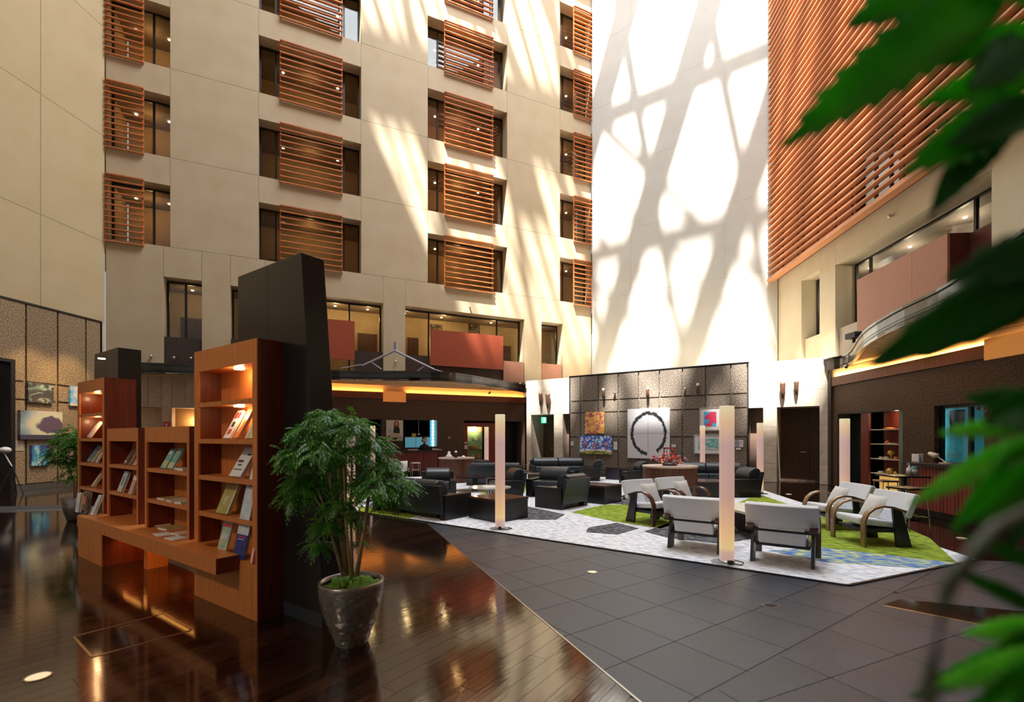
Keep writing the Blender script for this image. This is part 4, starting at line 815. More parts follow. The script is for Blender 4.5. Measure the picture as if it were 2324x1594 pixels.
dxn = mth('MULTIPLY', mth('SUBTRACT', sx.outputs[0], We*.72), 1/(We*.34)); dzn = mth('MULTIPLY', mth('SUBTRACT', sx.outputs[2], He*.52), 1/(He*.34)); rr_ = mth('SQRT', mth('ADD', mth('MULTIPLY', dxn, dxn), mth('MULTIPLY', dzn, dzn)))
nz = N.new('ShaderNodeTexNoise'); nz.inputs['Scale'].default_value = 3.5; nz.inputs['Detail'].default_value = 7; L.new(tc.outputs['Object'], nz.inputs['Vector'])
rv = mth('ADD', mth('MULTIPLY', rr_, .32), mth('MULTIPLY', mth('SUBTRACT', nz.outputs[0], .5), .35))
cr = N.new('ShaderNodeValToRGB'); e = cr.color_ramp.elements; cl5 = [(0, (.16, .10, .13)), (.27, (.14, .09, .16)), (.33, (.75, .75, .45)), (.50, (.70, .62, .50)), (.62, (.30, .42, .45)), (.8, (.14, .12, .14))]
for i, (p_, c_) in enumerate(cl5): el = e[i] if i < 2 else e.new(p_); el.position = p_; el.color = (*c_, 1)
L.new(rv, cr.inputs[0]); lo = mth('LESS_THAN', sx.outputs[2], He*.16); mx = N.new('ShaderNodeMix'); mx.data_type = 'RGBA'; L.new(lo, mx.inputs[0]); L.new(cr.outputs[0], mx.inputs[6]); mx.inputs[7].default_value = (.07, .06, .09, 1); L.new(mx.outputs[2], b.inputs['Base Color'])
MB().box(0, We, -.09, 0, 0, He).build('canvas', ec, og)
plate(LW, 42, 1012, .25, .3, 'two small captions under the large eclipse canvas', off=0, mat=mk('card_tan', (.5, .42, .33), .6))
X, Y, Z = LW.w(sW(105), -1.2, 5.2)
for px in (70, 150): spot_light(LW.w(sW(px), -1.6, 5.6), LW.w(sW(px), 0, 2.2), 260, 55, (1, .68, .30), .1)
# tripod lamp in front of the left portal
X, Y = G(16, 1122); t = empty('tripod_lamp', (X, Y, 0), label='thin tripod lamp with white dome shade by the left portal', cat='lamp')
zz_ = EYE-(1022-HOR)*Y/FPX
MB().ball((-.05, 0, zz_), .13, .7, 14, 8).build('lamp_shade', white, t, smooth=True)
MB().tube([(-.1, 0, zz_-.05), (.15, 0, .75)], .015).build('arm', white, t); MB().tube([(.0, 0, zz_-.3), (.15, 0, .75)], .02).build('pole', black, t)
for a in (0, 120, 240): MB().tube([(.15, 0, .78), (.15+.3*cos(R(a)), .3*sin(R(a)), 0)], .014).build('leg', black, t)
# ================================================================ BAR ON THE RIGHT
x0 = r(1912); x1 = r(1952); xs, xe = r(1986, .2), r(2048, .1)
t = onf(RL, 'display_niche', r(1950), .02, 0, label='red lacquer niche with shelves of small ornaments in the right wall', cat='cabinet')
b0_ = r(1950); MB().box(r(1952)-b0_, xs-b0_, 0, .06, 0, zd).build('side_panel', redl, t); MB().box(xs-b0_, xe-b0_, .42, .48, 0, zd).build('back_panel', redl, t); MB().box(xe-b0_-.02, xe-b0_+.05, 0, .45, 0, zd).build('glass_side', mk('niche_side', (.22, .22, .12), .4), t)
zsh = [RL.z(2010, y, .2) for y in (975.5, 1008.5, 1042.5, 1076)]
for z in zsh: MB().box(xs-b0_, xe-b0_, .05, .42, z-.012, z+.012).build('shelf', cream, t)
MB().lathe([(.04, 0), (.04, .02)], n=10).build('downlight', warm_em, t, (xe-b0_-.3, .25, zd-.08)); X, Y, Z = RL.w(xe-.35, .2, zd-.15); point_light(X, Y, Z, 20, (1, .72, .38), .04)
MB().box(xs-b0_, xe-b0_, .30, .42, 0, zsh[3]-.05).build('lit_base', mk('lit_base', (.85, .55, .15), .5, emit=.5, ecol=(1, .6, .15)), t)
oi = [(2018, 0, 'orangec', [(.1, 0), (.16, .02), (.06, .05)], 'flat orange dish on the top shelf of the red niche'), (2014, 1, 'orangec', [(.1, 0), (.06, .05), (.02, .1)], 'small orange cone on the second shelf of the red niche'), (2026, 1, 'cream', [(.12, 0), (.1, .03)], 'low cream dish on the second shelf of the red niche'),
      (2023, 2, 'goldc', [(.02, 0), (.015, .1), (.09, .14), (.08, .22), (.02, .25)], 'golden globe ornament on the third shelf of the red niche'), (2000, 2, 'cream', [(.07, 0), (.05, .05)], 'small white cup left on the third shelf of the red niche'), (2012, 2, 'cream', [(.08, 0), (.05, .06)], 'white bowl in the middle of the third shelf of the red niche'), (2034, 2, 'orangec', [(.07, 0), (.05, .07)], 'orange cup at the right of the third shelf of the red niche'),
      (2021, 3, 'goldc', [(.06, 0), (.12, .05), (.1, .13), (.03, .18)], 'golden flower ornament on the lowest shelf of the red niche'), (2000, 3, 'cream', [(.12, 0), (.05, .06)], 'cream shell on the lowest shelf of the red niche'), (2033, 3, 'goldc', [(.06, 0), (.04, .08)], 'small gold cup at the right of the lowest shelf')]
for px, k, m_, pf, lab in oi: ceramic(RL, r(px, .22), .22, zsh[k]+.012, pf, globals()[m_], lab, group='ornaments in the red niche')
MB().box(r(1903), r(1903)+.08, -.01, .4, 0, zd).box(r(1903), r(2050), -.01, .4, zd, zd+.04).build('niche_trim', frameb, wrl)
# dark glass door left of the niche
t = onf(RL, 'glass_door', r(1905), .3, 0, label='dark glass door panel left of the red niche', cat='door'); MB().box(0, r(1952)-r(1905), 0, .04, 0, zd).build('pane', mk('dark_glass', (.012, .018, .014), .12), t)
# teal window of the bar and counter
window(RL, r(2122), r(2236), zw0, zw1, .1, (.62,), gm=glt)
t = onf(RL, 'wall_bar_glow', r(2100, .6), .6, .0, kind='structure')
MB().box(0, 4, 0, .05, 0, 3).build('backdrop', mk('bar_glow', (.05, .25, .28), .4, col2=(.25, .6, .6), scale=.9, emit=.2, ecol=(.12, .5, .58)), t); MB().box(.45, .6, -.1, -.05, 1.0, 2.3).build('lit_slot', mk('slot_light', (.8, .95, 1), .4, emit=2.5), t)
framed(RL, 'wall_picture', r(2160, .6), r(2160, .6)+.4, 1.7, 2.25, .58, picm, 'dark picture seen through the teal bar window', fw=.03)
fr0 = G(2215, 1186); BC = Fr(*fr0, -95); bl = 3.6
CF_ = Fr(10.62-1.75-.02, 15.95, -95)
k0, k1 = CF_.s(2066), CF_.s(2212)
t = onf(CF_, 'bar_counter', k0, 0, 0, label='bar counter with dark top and red ribbed front on the right', cat='counter'); W_ = k1-k0; zc = CF_.z(2100, 1052)
MB().box(0, W_, .06, .6, .0, .14).build('base', black, t); MB().box(0, W_, .02, .62, .14, zc-.06).build('carcass', redl, t); MB().box(-.05, W_+.05, -.12, .7, zc-.06, zc).build('counter_top', frameb, t)
nb = 18
for i in range(nb): MB().box(W_*i/nb+.006, W_*(i+1)/nb-.006, 0, .02, .14, zc-.07).build('front_board', mk('bar_red', (.22, .03, .02), .45, col2=(.30, .05, .03), scale=3, stretch=(6, 6, .5), rand=.12), t)
def onbar(px, y, name, cat, lab): return onf(CF_, name, CF_.s(px, y), y, zc, label=lab, cat=cat)
t = onbar(2077, .2, 'photo_stand', 'photo stand', 'small white card stand at the left end of the bar counter'); MB().box(-.1, .1, 0, .02, 0, .17).build('card', white, t); MB().box(-.08, .08, .0, .08, 0, .01).build('base', steel, t)
t = onbar(2089, .25, 'photo_stand', 'photo stand', 'grey card stand beside the white card on the bar counter'); MB().box(-.07, .07, 0, .02, 0, .18).build('card', mk('card_grey', (.35, .35, .40), .6), t); MB().box(-.06, .06, 0, .07, 0, .01).build('base', steel, t)
t = onbar(2122, .25, 'desk_lamp', 'lamp', 'cream desk lamp lying low on the bar counter'); MB().tube([(-.14, 0, .19), (.02, 0, .15), (.08, 0, .17)], [.04, .055, .03], 12).build('lamp_shade', cream, t, smooth=True); MB().tube([(.04, 0, .15), (.25, .02, .02)], .012).build('arm', cream, t); MB().lathe([(.11, 0), (.11, .02), (.02, .03)], .25, .02, 16).build('base', cream, t)
for i, (px, lab) in enumerate(((2150, 'leftmost clear wine glass on the bar counter'), (2157, 'second clear wine glass on the bar counter'), (2166, 'third clear wine glass on the bar counter'), (2173, 'rightmost clear wine glass on the bar counter'))):
    t = onbar(px, .2+.05*(i % 2), 'wine_glass', 'glass', lab); t['group'] = 'wine glasses on the bar counter'; MB().lathe([(.035, 0), (.005, .006), (.004, .09), (.03, .13), (.038, .18), (.03, .24)], n=14).build('bowl', glass('drink_glass_%d' % i, (.9, .95, .93)), t, smooth=True)
# bottles, flower
t = onf(RL, 'wall_flower', r(2277), -.1, RL.z(2277, 915), label='dried flower bouquet on the bar wall right of the teal window', cat='flowers')
random.seed(3); m = MB()
for i in range(60): m.ball((random.gauss(0, .16), -random.random()*.2, random.gauss(0, .08)), .025+random.random()*.02, 1, 6, 4)
m.build('blossoms', artmat('flower_mix', [(0, (.25, .20, .35)), (.4, (.6, .55, .5)), (.7, (.15, .12, .2))], 12), t)
m = MB(); [m.tube([(0, -.05, 0), (random.gauss(0, .25), -.1, random.gauss(0, .12))], .006, 5) for i in range(14)]; m.build('stems', mk('stem_brown', (.2, .15, .1), .7), t)
# high table and stools
def bar_table(px, py, lab):
    X, Y = G(px, py); t = empty('high_table', (X, Y, 0), R(-5), label=lab, cat='table'); zt_ = EYE-(1079-HOR)*Y/FPX
    MB().box(-.35, .28, -.3, .3, zt_-.03, zt_).build('table_top', frameb, t); MB().lathe([(.04, 0), (.04, zt_-.03)], n=12).build('pole', frameb, t); MB().lathe([(.24, 0), (.24, .015), (.04, .03)], n=20).build('base', frameb, t)
    return X, Y, zt_
X, Y, zt_ = bar_table(2052, 1176, 'dark square high table left of the bar counter')
t = empty('pump_bottle', (X-.0, Y-.12, zt_), label='white pump bottle on the dark high table', cat='bottle'); MB().lathe([(.045, 0), (.045, .14), (.015, .17), (.015, .2)], n=16).build('body', white, t, smooth=True); MB().tube([(0, 0, .2), (0, 0, .23), (-.05, 0, .225)], .008).build('pump', white, t)
t = empty('bottle', (X+.12, Y-.1, zt_), label='short white jar with teal cap on the dark high table', cat='jar'); MB().lathe([(.05, 0), (.05, .11), (.045, .12)], n=16).build('body', white, t, smooth=True); MB().lathe([(.047, .12), (.047, .18)], n=16).build('cap', mk('teal_cap', (.25, .55, .52), .4), t)
def stool(X, Y, zs, rz, lab, mat=frameb, name='bar_stool', w_=.34):
    t = empty(name, (X, Y, 0), R(rz), label=lab, cat='stool'); MB().box(-w_/2, w_/2, -w_/2, w_/2, zs-.035, zs).build('seat', mat, t, bevel=.01)
    for a, b in ((-1, -1), (1, -1), (1, 1), (-1, 1)): MB().tube([(a*w_*.42, b*w_*.42, zs-.03), (a*w_*.50, b*w_*.50, 0)], .009, 6).build('leg', steel, t)
    MB().tube([(-w_*.48, -w_*.48, .25), (w_*.48, -w_*.48, .25), (w_*.48, w_*.48, .25), (-w_*.48, w_*.48, .25), (-w_*.48, -w_*.48, .25)], .008, 6).build('footrest', steel, t)
X, Y = G(2060, 1205); zs = EYE-(1106-HOR)*Y/FPX; stool(X, Y, zs, 10, 'dark seated bar stool with thin chrome legs beside the high table', w_=.42)
X, Y = G(2010, 1170); stool(X, Y, .72, -5, 'smaller bar stool with tan seat edge left of the high table', bentt, w_=.32)
X, Y = G(943, 1080); stool(X, Y, EYE-(1050-HOR)*Y/FPX, 25, 'chrome framed bar stool before the reception counter', white, w_=.34)
# ================================================================ LIGHT COLUMNS
lc = bpy.data.materials.new('lantern'); lc.use_nodes = True; nt = lc.node_tree; N = nt.nodes; L = nt.links; b = N['Principled BSDF']; b.inputs['Roughness'].default_value = .25
tc = N.new('ShaderNodeTexCoord'); sx = N.new('ShaderNodeSeparateXYZ'); L.new(tc.outputs['Object'], sx.inputs[0]); mr = N.new('ShaderNodeMapRange'); L.new(sx.outputs[2], mr.inputs[0]); mr.inputs[2].default_value = 1.97
cr = N.new('ShaderNodeValToRGB'); e = cr.color_ramp.elements
for i, (p_, c_) in enumerate([(0, (.60, .40, .38)), (.07, (.75, .48, .36)), (.10, (1, .72, .30)), (.2, (1, .60, .28)), (.42, (.70, .42, .33)), (.75, (.66, .42, .38)), (.90, (.95, .62, .36)), (.97, (1, .82, .48)), (1, (1, .85, .55))]):
    el = e[i] if i < 2 else e.new(p_); el.position = p_; el.color = (*c_, 1)
L.new(mr.outputs[0], cr.inputs[0]); L.new(cr.outputs[0], b.inputs['Emission Color']); b.inputs['Emission Strength'].default_value = .62; b.inputs['Base Color'].default_value = (.30, .24, .24, 1)
def lantern(px, py, lab, r_=.085, foot=True):
    X, Y = G(px, py, .02); t = empty('light_column', (X, Y, .018), label=lab, cat='floor lamp', group='glowing light columns')
    MB().lathe([(r_, .03), (r_, 1.965), (r_-.01, 1.97)], n=40).build('tube', lc, t, smooth=False); MB().lathe([(r_+.006, 0), (r_+.006, .03), (r_, .035)], n=32).build('base_ring', steel, t)
    MB().lathe([(r_+.10, 0), (r_+.10, .004)], n=32).build('base_plate', mk('plate_pale', (.55, .56, .6), .3, metal=.4), t); MB().box(-.03, .03, -r_-.03, -r_+.01, 0, .05).build('socket', frameb, t)
    MB().tube([(0, -r_, .01), (.12, -r_-.06, .008), (.2, -.02, .008), (.14, .1, .008)], .006, 6).build('cable', frameb, t)
lantern(1135, 1200, 'glowing light column beside the square black side table'); lantern(1649.5, 1277, 'nearest glowing light column between the two white chairs seen from behind', .088)
lantern(1725, 1121, 'glowing light column at the far right corner of the carpet'); lantern(797, 1161, 'glowing light column behind the potted tree')
lantern(1594.5, 1096, 'small distant light column before the framed pictures'); lantern(846, 1094, 'distant light column near the dark left niche of the café wall'); lantern(1104, 1084, 'distant pale light column before the lit cabinet')
X, Y = G(1917, 1160); lantern(1917, 1160, 'glowing light column before the dark glass door, behind the white chairs', .095)
# ================================================================ SOFAS, TABLES, CHAIRS
def rollprof(y0, y1, z0, z1, n=8):          # (y,z) cushion with rounded top
    r_ = (y1-y0)/2; cy = (y0+y1)/2; p = [(y0, z0)]
    for k in range(n+1): a = pi-pi*k/n; p.append((cy+r_*cos(a), z1-r_+r_*sin(a)))
    p.append((y1, z0)); return p
def sofa(name, X, Y, rz, W, D, seats, lab, arms=(1, 1), group='black leather lounge seats', cat=None, H=.76):
    t = empty(name, (X, Y, .018), R(rz), label=lab, cat=cat or ('sofa' if seats > 1 else 'armchair'), group=group)
    h = W/2; aw = .16
    for sd_, on in ((-1, arms[0]), (1, arms[1])):
        if on: MB().box(min(sd_*h, sd_*(h-aw)), max(sd_*h, sd_*(h-aw)), -D/2, D/2-.12, 0, .47).build('arm', blackw, t, bevel=.006)
    MB().box(-h+aw, h-aw, -D/2+.06, D/2-.16, .13, .26).build('base', blackw, t); 
    for sd_ in (-1, 1): MB().box(sd_*(h*.5)-.25*min(1, W), sd_*(h*.5)+.25*min(1, W), -D/2+.15, D/2-.2, 0, .13).build('foot', blackw, t)
    sw = (W-2*aw)/seats
    for i in range(seats):
        a = -h+aw+sw*i+.005; b = a+sw-.01
        MB().box(a, b, -D/2+.02, D/2-.28, .262, .43).build('seat_cushion', leather, t, bevel=.035)
        MB().xprism([(D/2-.34, .40), (D/2-.37, .52), (D/2-.34, .64), (D/2-.24, .74), (D/2-.12, .76), (D/2-.03, .71), (D/2-.0, .60), (D/2-.1, .40)], a, b).build('back_cushion', leather, t, bevel=.03)
    MB().hexa([(-h+aw*.3, D/2-.16, .1), (h-aw*.3, D/2-.16, .1), (h-aw*.3, D/2-.10, .1), (-h+aw*.3, D/2-.10, .1)], [(-h+aw*.3, D/2-.09, .66), (h-aw*.3, D/2-.09, .66), (h-aw*.3, D/2+.01, .66), (-h+aw*.3, D/2+.01, .66)]).build('back_panel', leather, t, bevel=.01)
    return t
def box_table(X, Y, rz, w_, d_, h_, lab, mat=blackw):
    t = empty('side_table', (X, Y, .018), R(rz), label=lab, cat='table', group='low black side tables')
    MB().box(-w_/2+.01, w_/2-.01, -d_/2+.01, d_/2-.01, 0, h_-.05).build('body', mat, t); MB().box(-w_/2, w_/2, -d_/2, d_/2, h_-.045, h_).build('table_top', mk('table_top', (.05, .025, .018), .2, col2=(.08, .04, .028), scale=4, stretch=(8, 1, 1)), t, bevel=.003); return t
box_table(-.27, 9.40, 43, .82, .86, .42, 'large square black side table behind the front light column')
sofa('sofa', -1.95, 9.95, 143, 2.2, .85, 3, 'long black sofa seen from behind beside the potted tree')
sofa('armchair', -1.95, 12.6, 8, .95, .85, 1, 'black armchair facing the camera behind the long sofa')
sofa('armchair', -.15, 12.6, -72, .95, .85, 1, 'black armchair with blue sheen facing left behind the front light column')
sofa('sofa', -.5, 15.8, 172, 1.9, .85, 2, 'black sofa seen from behind before the lit cabinet')
sofa('armchair', -.98, 17.7, 150, .9, .85, 1, 'distant black armchair before the lit cabinet')
sofa('sofa', 1.85, 19.0, 5, 2.3, .85, 2, 'two-seat black sofa facing the camera before the exit portal')
sofa('armchair', 2.9, 17.6, -100, .95, .85, 1, 'black armchair turned sideways right of the two-seat sofa')
box_table(4.0, 18.0, -35, .75, .75, .45, 'small square table right of the sideways armchair', mk('table_plum', (.05, .035, .05), .4))
sofa('armchair', 1.05, 12.8, -28, 1.1, .85, 1, 'black armchair facing the camera in the middle of the carpet')
sofa('armchair', 1.32, 11.05, -130+82+0, 1.0, .85, 1, 'black armchair with tall side seen from behind in the middle of the carpet') if False else None
sofa('armchair', 1.18, 10.95, 228, 1.05, .84, 1, 'black armchair in front of the middle group, turned away to the left')
box_table(2.12, 11.75, 45, .75, .85, .43, 'square black table right of the middle armchairs')
box_table(.85, 15.3, 0, .7, .7, .42, 'olive sided square table behind the front light column', mk('table_olive', (.06, .07, .03), .4))
sofa('armchair', 4.15, 16.2, -80, .85, .8, 1, 'black armchair left of the round counter with flowers')
sofa('sofa', 6.2, 15.3, -12, 2.4, .85, 2, 'black sofa with blue sheen before the framed pictures')
sofa('armchair', 6.15, 13.0, -85, 1.0, .85, 1, 'black armchair at the carpet corner right of the round counter')
box_table(5.12, 12.5, -5, .82, .9, .45, 'long black table between round counter and corner armchair')
def round_counter(px, ytop, h_, r_, Y, lab):
    X = (px-CXP)*Y/FPX; t = empty('round_counter', (X, Y, .023), label=lab, cat='counter')
    w2 = mk('counter_wood', (.09, .032, .018), .45, col2=(.14, .05, .028), scale=3, stretch=(7, 7, .4)); n_ = 12
    for k in range(n_):
        a0, a1 = 2*pi*k/n_+.004, 2*pi*(k+1)/n_-.004; p = [(r_*cos(a0+(a1-a0)*i/4), r_*sin(a0+(a1-a0)*i/4)) for i in range(5)]+[((r_-.04)*cos(a1-(a1-a0)*i/4), (r_-.04)*sin(a1-(a1-a0)*i/4)) for i in range(5)]
        MB().prism(p, .02, h_-.04).build('curved_board', w2, t)
    MB().lathe([(r_-.05, .0), (r_-.05, h_-.04)], n=32).build('core', black, t); MB().lathe([(r_+.02, h_-.04), (r_+.02, h_)], n=48).build('counter_top', mk('counter_top', (.62, .48, .40), .35), t); return X
xr = round_counter(1520, 1059, .85, .66, 12.2, 'round dark wooden counter with flower arrangement on the carpet')
round_counter(1036, 1040, .85, .62, 17.0, 'round dark wooden counter with three small ornaments before the café')
t = empty('flower_arrangement', (xr, 12.2, .873), label='red and white flower arrangement on the round counter', cat='flowers'); random.seed(5)
MB().lathe([(.16, 0), (.2, .04), (.12, .07)], n=20).build('bowl', mk('bowl_dark', (.10, .09, .12), .3), t, smooth=True)
m = MB(); [m.tube([(0, 0, .05), (random.gauss(0, .10), random.gauss(0, .08), .2+random.random()*.25)], .007, 5) for i in range(12)]; m.build('stems', mk('stem_red', (.5, .08, .08), .5), t)
m = MB(); [m.ball((random.gauss(0, .2), random.gauss(0, .12), .06+abs(random.gauss(0, .10))), .022+random.random()*.02, 1, 7, 5) for i in range(60)]; m.build('blossoms', artmat('flower_red', [(0, (.7, .06, .05)), (.35, (.85, .75, .7)), (.55, (.2, .3, .4)), (.75, (.8, .2, .1))], 12), t)
MB().box(-.16, .16, -.01, .01, .42, .46).box(-.16, -.13, -.01, .01, .15, .46).box(.12, .14, -.01, .01, .2, .46).build('red_frame', mk('stem_red', (.5, .08, .08), .5), t)
xl = -1.97
for dx, lab, prof, mt in ((-.22, 'white seated figurine, left on the distant round counter', [(.14, 0), (.1, .08), (.05, .14), (.05, .2), (.01, .23)], white), (.02, 'black and white bird figurine, middle of the distant round counter', [(.06, 0), (.05, .12), (.05, .2), (.01, .24)], black), (.28, 'small white dish, right on the distant round counter', [(.08, 0), (.06, .05), (.02, .08)], white)):
    t = empty('figurine', (xl+dx, 16.7, .873), label=lab, cat='figurine', group='figurines on the distant round counter'); MB().lathe(prof, n=12).build('body', mt, t, smooth=True)
    if mt is black: MB().ball((0, -.01, .2), .05).build('white_head', white, t)
t = empty('coffee_table', (-.5, 10.9, .018), label='round pale glass coffee table behind the front light column', cat='table'); MB().lathe([(.48, .43), (.48, .45)], n=40).build('table_top', mk('pale_glass', (.62, .62, .58), .12, spec=.8), t); MB().lathe([(.05, 0), (.05, .43)], n=14).build('pole', steel, t); MB().lathe([(.25, 0), (.25, .02)], n=24).build('base', steel, t)
for z_, dx, lab in ((0, 0, 'white magazine lying on the round glass coffee table'),):
    t = empty('magazine', (-.5, 10.8, .468), R(20), label=lab, cat='magazine'); MB().box(-.15, .15, -.2, .2, 0, .015).build('cover', white, t)
t = empty('coffee_table', (-1.1, 14.2, .018), label='low dark round table further back on the carpet', cat='table'); MB().lathe([(.6, .40), (.6, .43)], n=40).build('table_top', mk('dark_gloss', (.03, .018, .016), .12, spec=.8), t); MB().lathe([(.1, 0), (.1, .4)], n=14).build('pole', black, t)
# lounge table between the white chairs
t = empty('lounge_table', (4.1, 8.0, .018), R(10), label='cream topped low table with tapered dark base between the white chairs', cat='table')
MB().box(-.55, .55, -.55, .55, .37, .41).build('table_top', mk('top_cream', (.72, .68, .58), .35), t, bevel=.004)
MB().hexa([(-.22, -.22, 0), (.22, -.22, 0), (.22, .22, 0), (-.22, .22, 0)], [(-.45, -.45, .37), (.45, -.45, .37), (.45, .45, .37), (-.45, .45, .37)]).build('base', mk('base_dark', (.05, .04, .04), .4), t)
def lounge_chair(X, Y, rz, lab, tan=False):
    t = empty('lounge_chair', (X, Y, .02), R(rz), label=lab, cat='armchair', group='white lounge chairs with bentwood arms')
    MB().hexa([(-.27, -.36, .31), (.27, -.36, .31), (.27, .20, .25), (-.27, .20, .25)], [(-.27, -.36, .42), (.27, -.36, .42), (.27, .22, .35), (-.27, .22, .35)]).build('seat_cushion', fabric, t, bevel=.035)
    pb = [(.16, .26), (.27, .24), (.36, .46), (.25, .50)]
    MB().xprism(pb, -.26, .26).build('lower_back', fabric, t, bevel=.02)
    n_ = 8; m = MB(); vs = []
    for i in range(n_+1):                   # curved wide backrest
        x = -.40+.80*i/n_; c_ = .045*(abs(x)/.4)**2
        for y, z in ((.235-c_, .44), (.33-c_, .42), (.46-c_, .74), (.375-c_, .77)): vs.append((x, y, z))
    fs = [(0, 1, 2, 3), tuple(n_*4+k for k in (3, 2, 1, 0))]
    for i in range(n_):
        for k in range(4): fs.append((i*4+k, i*4+4+k, i*4+4+(k+1) % 4, i*4+(k+1) % 4))
    m.add(vs, [f[::-1] for f in fs]); m.build('backrest', fabric, t, bevel=.02)
    MB().box(-.39, .39, .325, .35, .405, .45).build('back_rail', legb, t, bevel=.004)
    MB().box(-.30, .30, -.30, .22, .20, .25).build('seat_frame', legb, t, bevel=.004)
    am = bentt if tan else bent
    for sx_ in (-1, 1):
        path = [(-.36, .0), (-.365, .25), (-.36, .38), (-.31, .49), (-.22, .565), (-.10, .60), (.05, .585), (.22, .53), (.42, .46)]
        th = .028; m = MB(); xo, xi = sx_*.39, sx_*.30; vs = []
        for i, (y, z) in enumerate(path):
            a = path[max(i-1, 0)]; b = path[min(i+1, len(path)-1)]; d = Vector((b[0]-a[0], b[1]-a[1])).normalized(); nx, nz_ = d.y, -d.x
            vs += [(min(xo, xi), y, z), (max(xo, xi), y, z), (max(xo, xi), y+nx*th, z+nz_*th), (min(xo, xi), y+nx*th, z+nz_*th)]
        fs = [(0, 1, 2, 3), tuple((len(path)-1)*4+k for k in (3, 2, 1, 0))]
        for i in range(len(path)-1):
            for k in range(4): fs.append((i*4+k, i*4+(k+1) % 4, i*4+4+(k+1) % 4, i*4+4+k)[::-1])
        m.add(vs, fs); m.build('arm', am, t, bevel=.004)
        MB().hexa([(sx_*.33-.018, .12, 0), (sx_*.33+.018, .12, 0), (sx_*.33+.018, .33, 0), (sx_*.33-.018, .33, 0)], [(sx_*.33-.018, .06, .555), (sx_*.33+.018, .06, .555), (sx_*.33+.018, .19, .52), (sx_*.33-.018, .19, .52)]).build('leg', legb, t)
    return t
lounge_chair(2.60, 8.92, 32, 'white lounge chair facing right, left front of the round counter')
lounge_chair(3.38, 9.45, 30, 'white lounge chair half hidden behind the chair seen from behind')
lounge_chair(2.68, 6.90, 145, 'white lounge chair seen from behind left of the nearest light column')
lounge_chair(3.50, 6.18, 145, 'white lounge chair seen from behind right of the nearest light column')
lounge_chair(5.68, 8.42, -92, 'white lounge chair facing left, farther one of the right pair', True)
lounge_chair(5.40, 7.22, -92, 'white lounge chair facing left, nearest one at the right carpet edge', True)
def cushion(X, Y, z, rz, tilt, lab):
    t = empty('cushion', (X, Y, z), R(rz), label=lab, cat='cushion', group='white cushions on the lounge chairs'); n_ = 8; vs = []; fs = []
    for s_ in (1, -1):
        for i in range(n_+1):
            for j_ in range(n_+1):
                a, b = i/n_*2-1, j_/n_*2-1; e_ = max(0, (1-a*a)*(1-b*b))**.45; k = 1-.10*(1-abs(a))*(abs(b))-.10*(1-abs(b))*abs(a)
                vs.append((a*.21*k, s_*.065*e_, b*.19*k+.19))
    q = (n_+1)**2
    for s_ in range(2):
        for i in range(n_):
            for j_ in range(n_): f = (s_*q+i*(n_+1)+j_, s_*q+(i+1)*(n_+1)+j_, s_*q+(i+1)*(n_+1)+j_+1, s_*q+i*(n_+1)+j_+1); fs.append(f if s_ else f[::-1])
    ct, st = cos(R(tilt)), sin(R(tilt)); vs = [(x, y*ct+zz*st, zz*ct-y*st) for x, y, zz in vs]
    MB().add(vs, fs).build('cover', mk('cushion_white', (.66, .65, .62), .9, bump=.15, col2=(.70, .69, .66), scale=8), t, smooth=True)
cushion(2.62, 8.86, .39, 32, 25, 'white cushion on the chair left front of the round counter'); cushion(3.40, 9.39, .39, 30, 25, 'white cushion on the half hidden white chair')
cushion(5.62, 8.42, .39, -92, 28, 'white cushion on the farther chair of the right pair'); cushion(5.34, 7.22, .39, -92, 28, 'white cushion on the nearest chair at the right carpet edge')
# white shell chair near the reception
X, Y = G(905, 1100); t = empty('shell_chair', (X, Y, 0), R(200), label='white shell chair partly behind the tree before the reception', cat='chair')
vs = []; fs = []; n_ = 8
prof = [(-.22, .46), (-.1, .44), (.1, .43), (.2, .48), (.27, .62), (.33, .80)]
for i, (y, z) in enumerate(prof):
    for k in range(n_+1): x = -.25+.5*k/n_; vs.append((x, y-.12*(abs(x)/.25)**2*(i > 2), z+.06*(abs(x)/.25)**2*(i < 4)))
for i in range(len(prof)-1):
    for k in range(n_): a = i*(n_+1)+k; fs.append((a, a+1, a+n_+2, a+n_+1))
o = MB().add(vs, fs).build('shell', white, t, smooth=True); so_ = o.modifiers.new('s', 'SOLIDIFY'); so_.thickness = .02
for a, b in ((-1, -1), (1, -1), (1, 1), (-1, 1)): MB().tube([(a*.12, b*.12, .43), (a*.22, b*.22, 0)], .011, 6).build('leg', steel, t)
# rod sculpture on the canopy
rods = [((895, 776), (895, 797), 1.0), ((899, 776), (899, 797), 1.0), ((896, 796), (822, 831), 1.3), ((896, 796), (985, 839), 1.3), ((820, 828), (774, 837), .8), ((985, 839), (1024, 850), .8), ((842, 822), (866, 839), .8), ((963, 832), (947, 843), .8)]
q0 = P(895, 846, 19.2); t = empty('rod_sculpture', (q0[0], q0[1], 4.20), label='pale steel rod sculpture shaped like a roof gable on the canopy', cat='sculpture')
for a, b, w_ in rods: A_, B_ = P(*a, 19.2), P(*b, 19.2); MB().tube([(A_[0]-q0[0], A_[1]-q0[1], A_[2]-4.2), (B_[0]-q0[0], B_[1]-q0[1], B_[2]-4.2)], .035*w_, 8).build('rod', mk('rod_steel', (.45, .43, .52), .35, metal=.4), t)
MB().tube([(.02, 0, .85), (.02, .0, 0)], .012).build('stand', mk('rod_steel', (.45, .43, .52), .35, metal=.4), t)
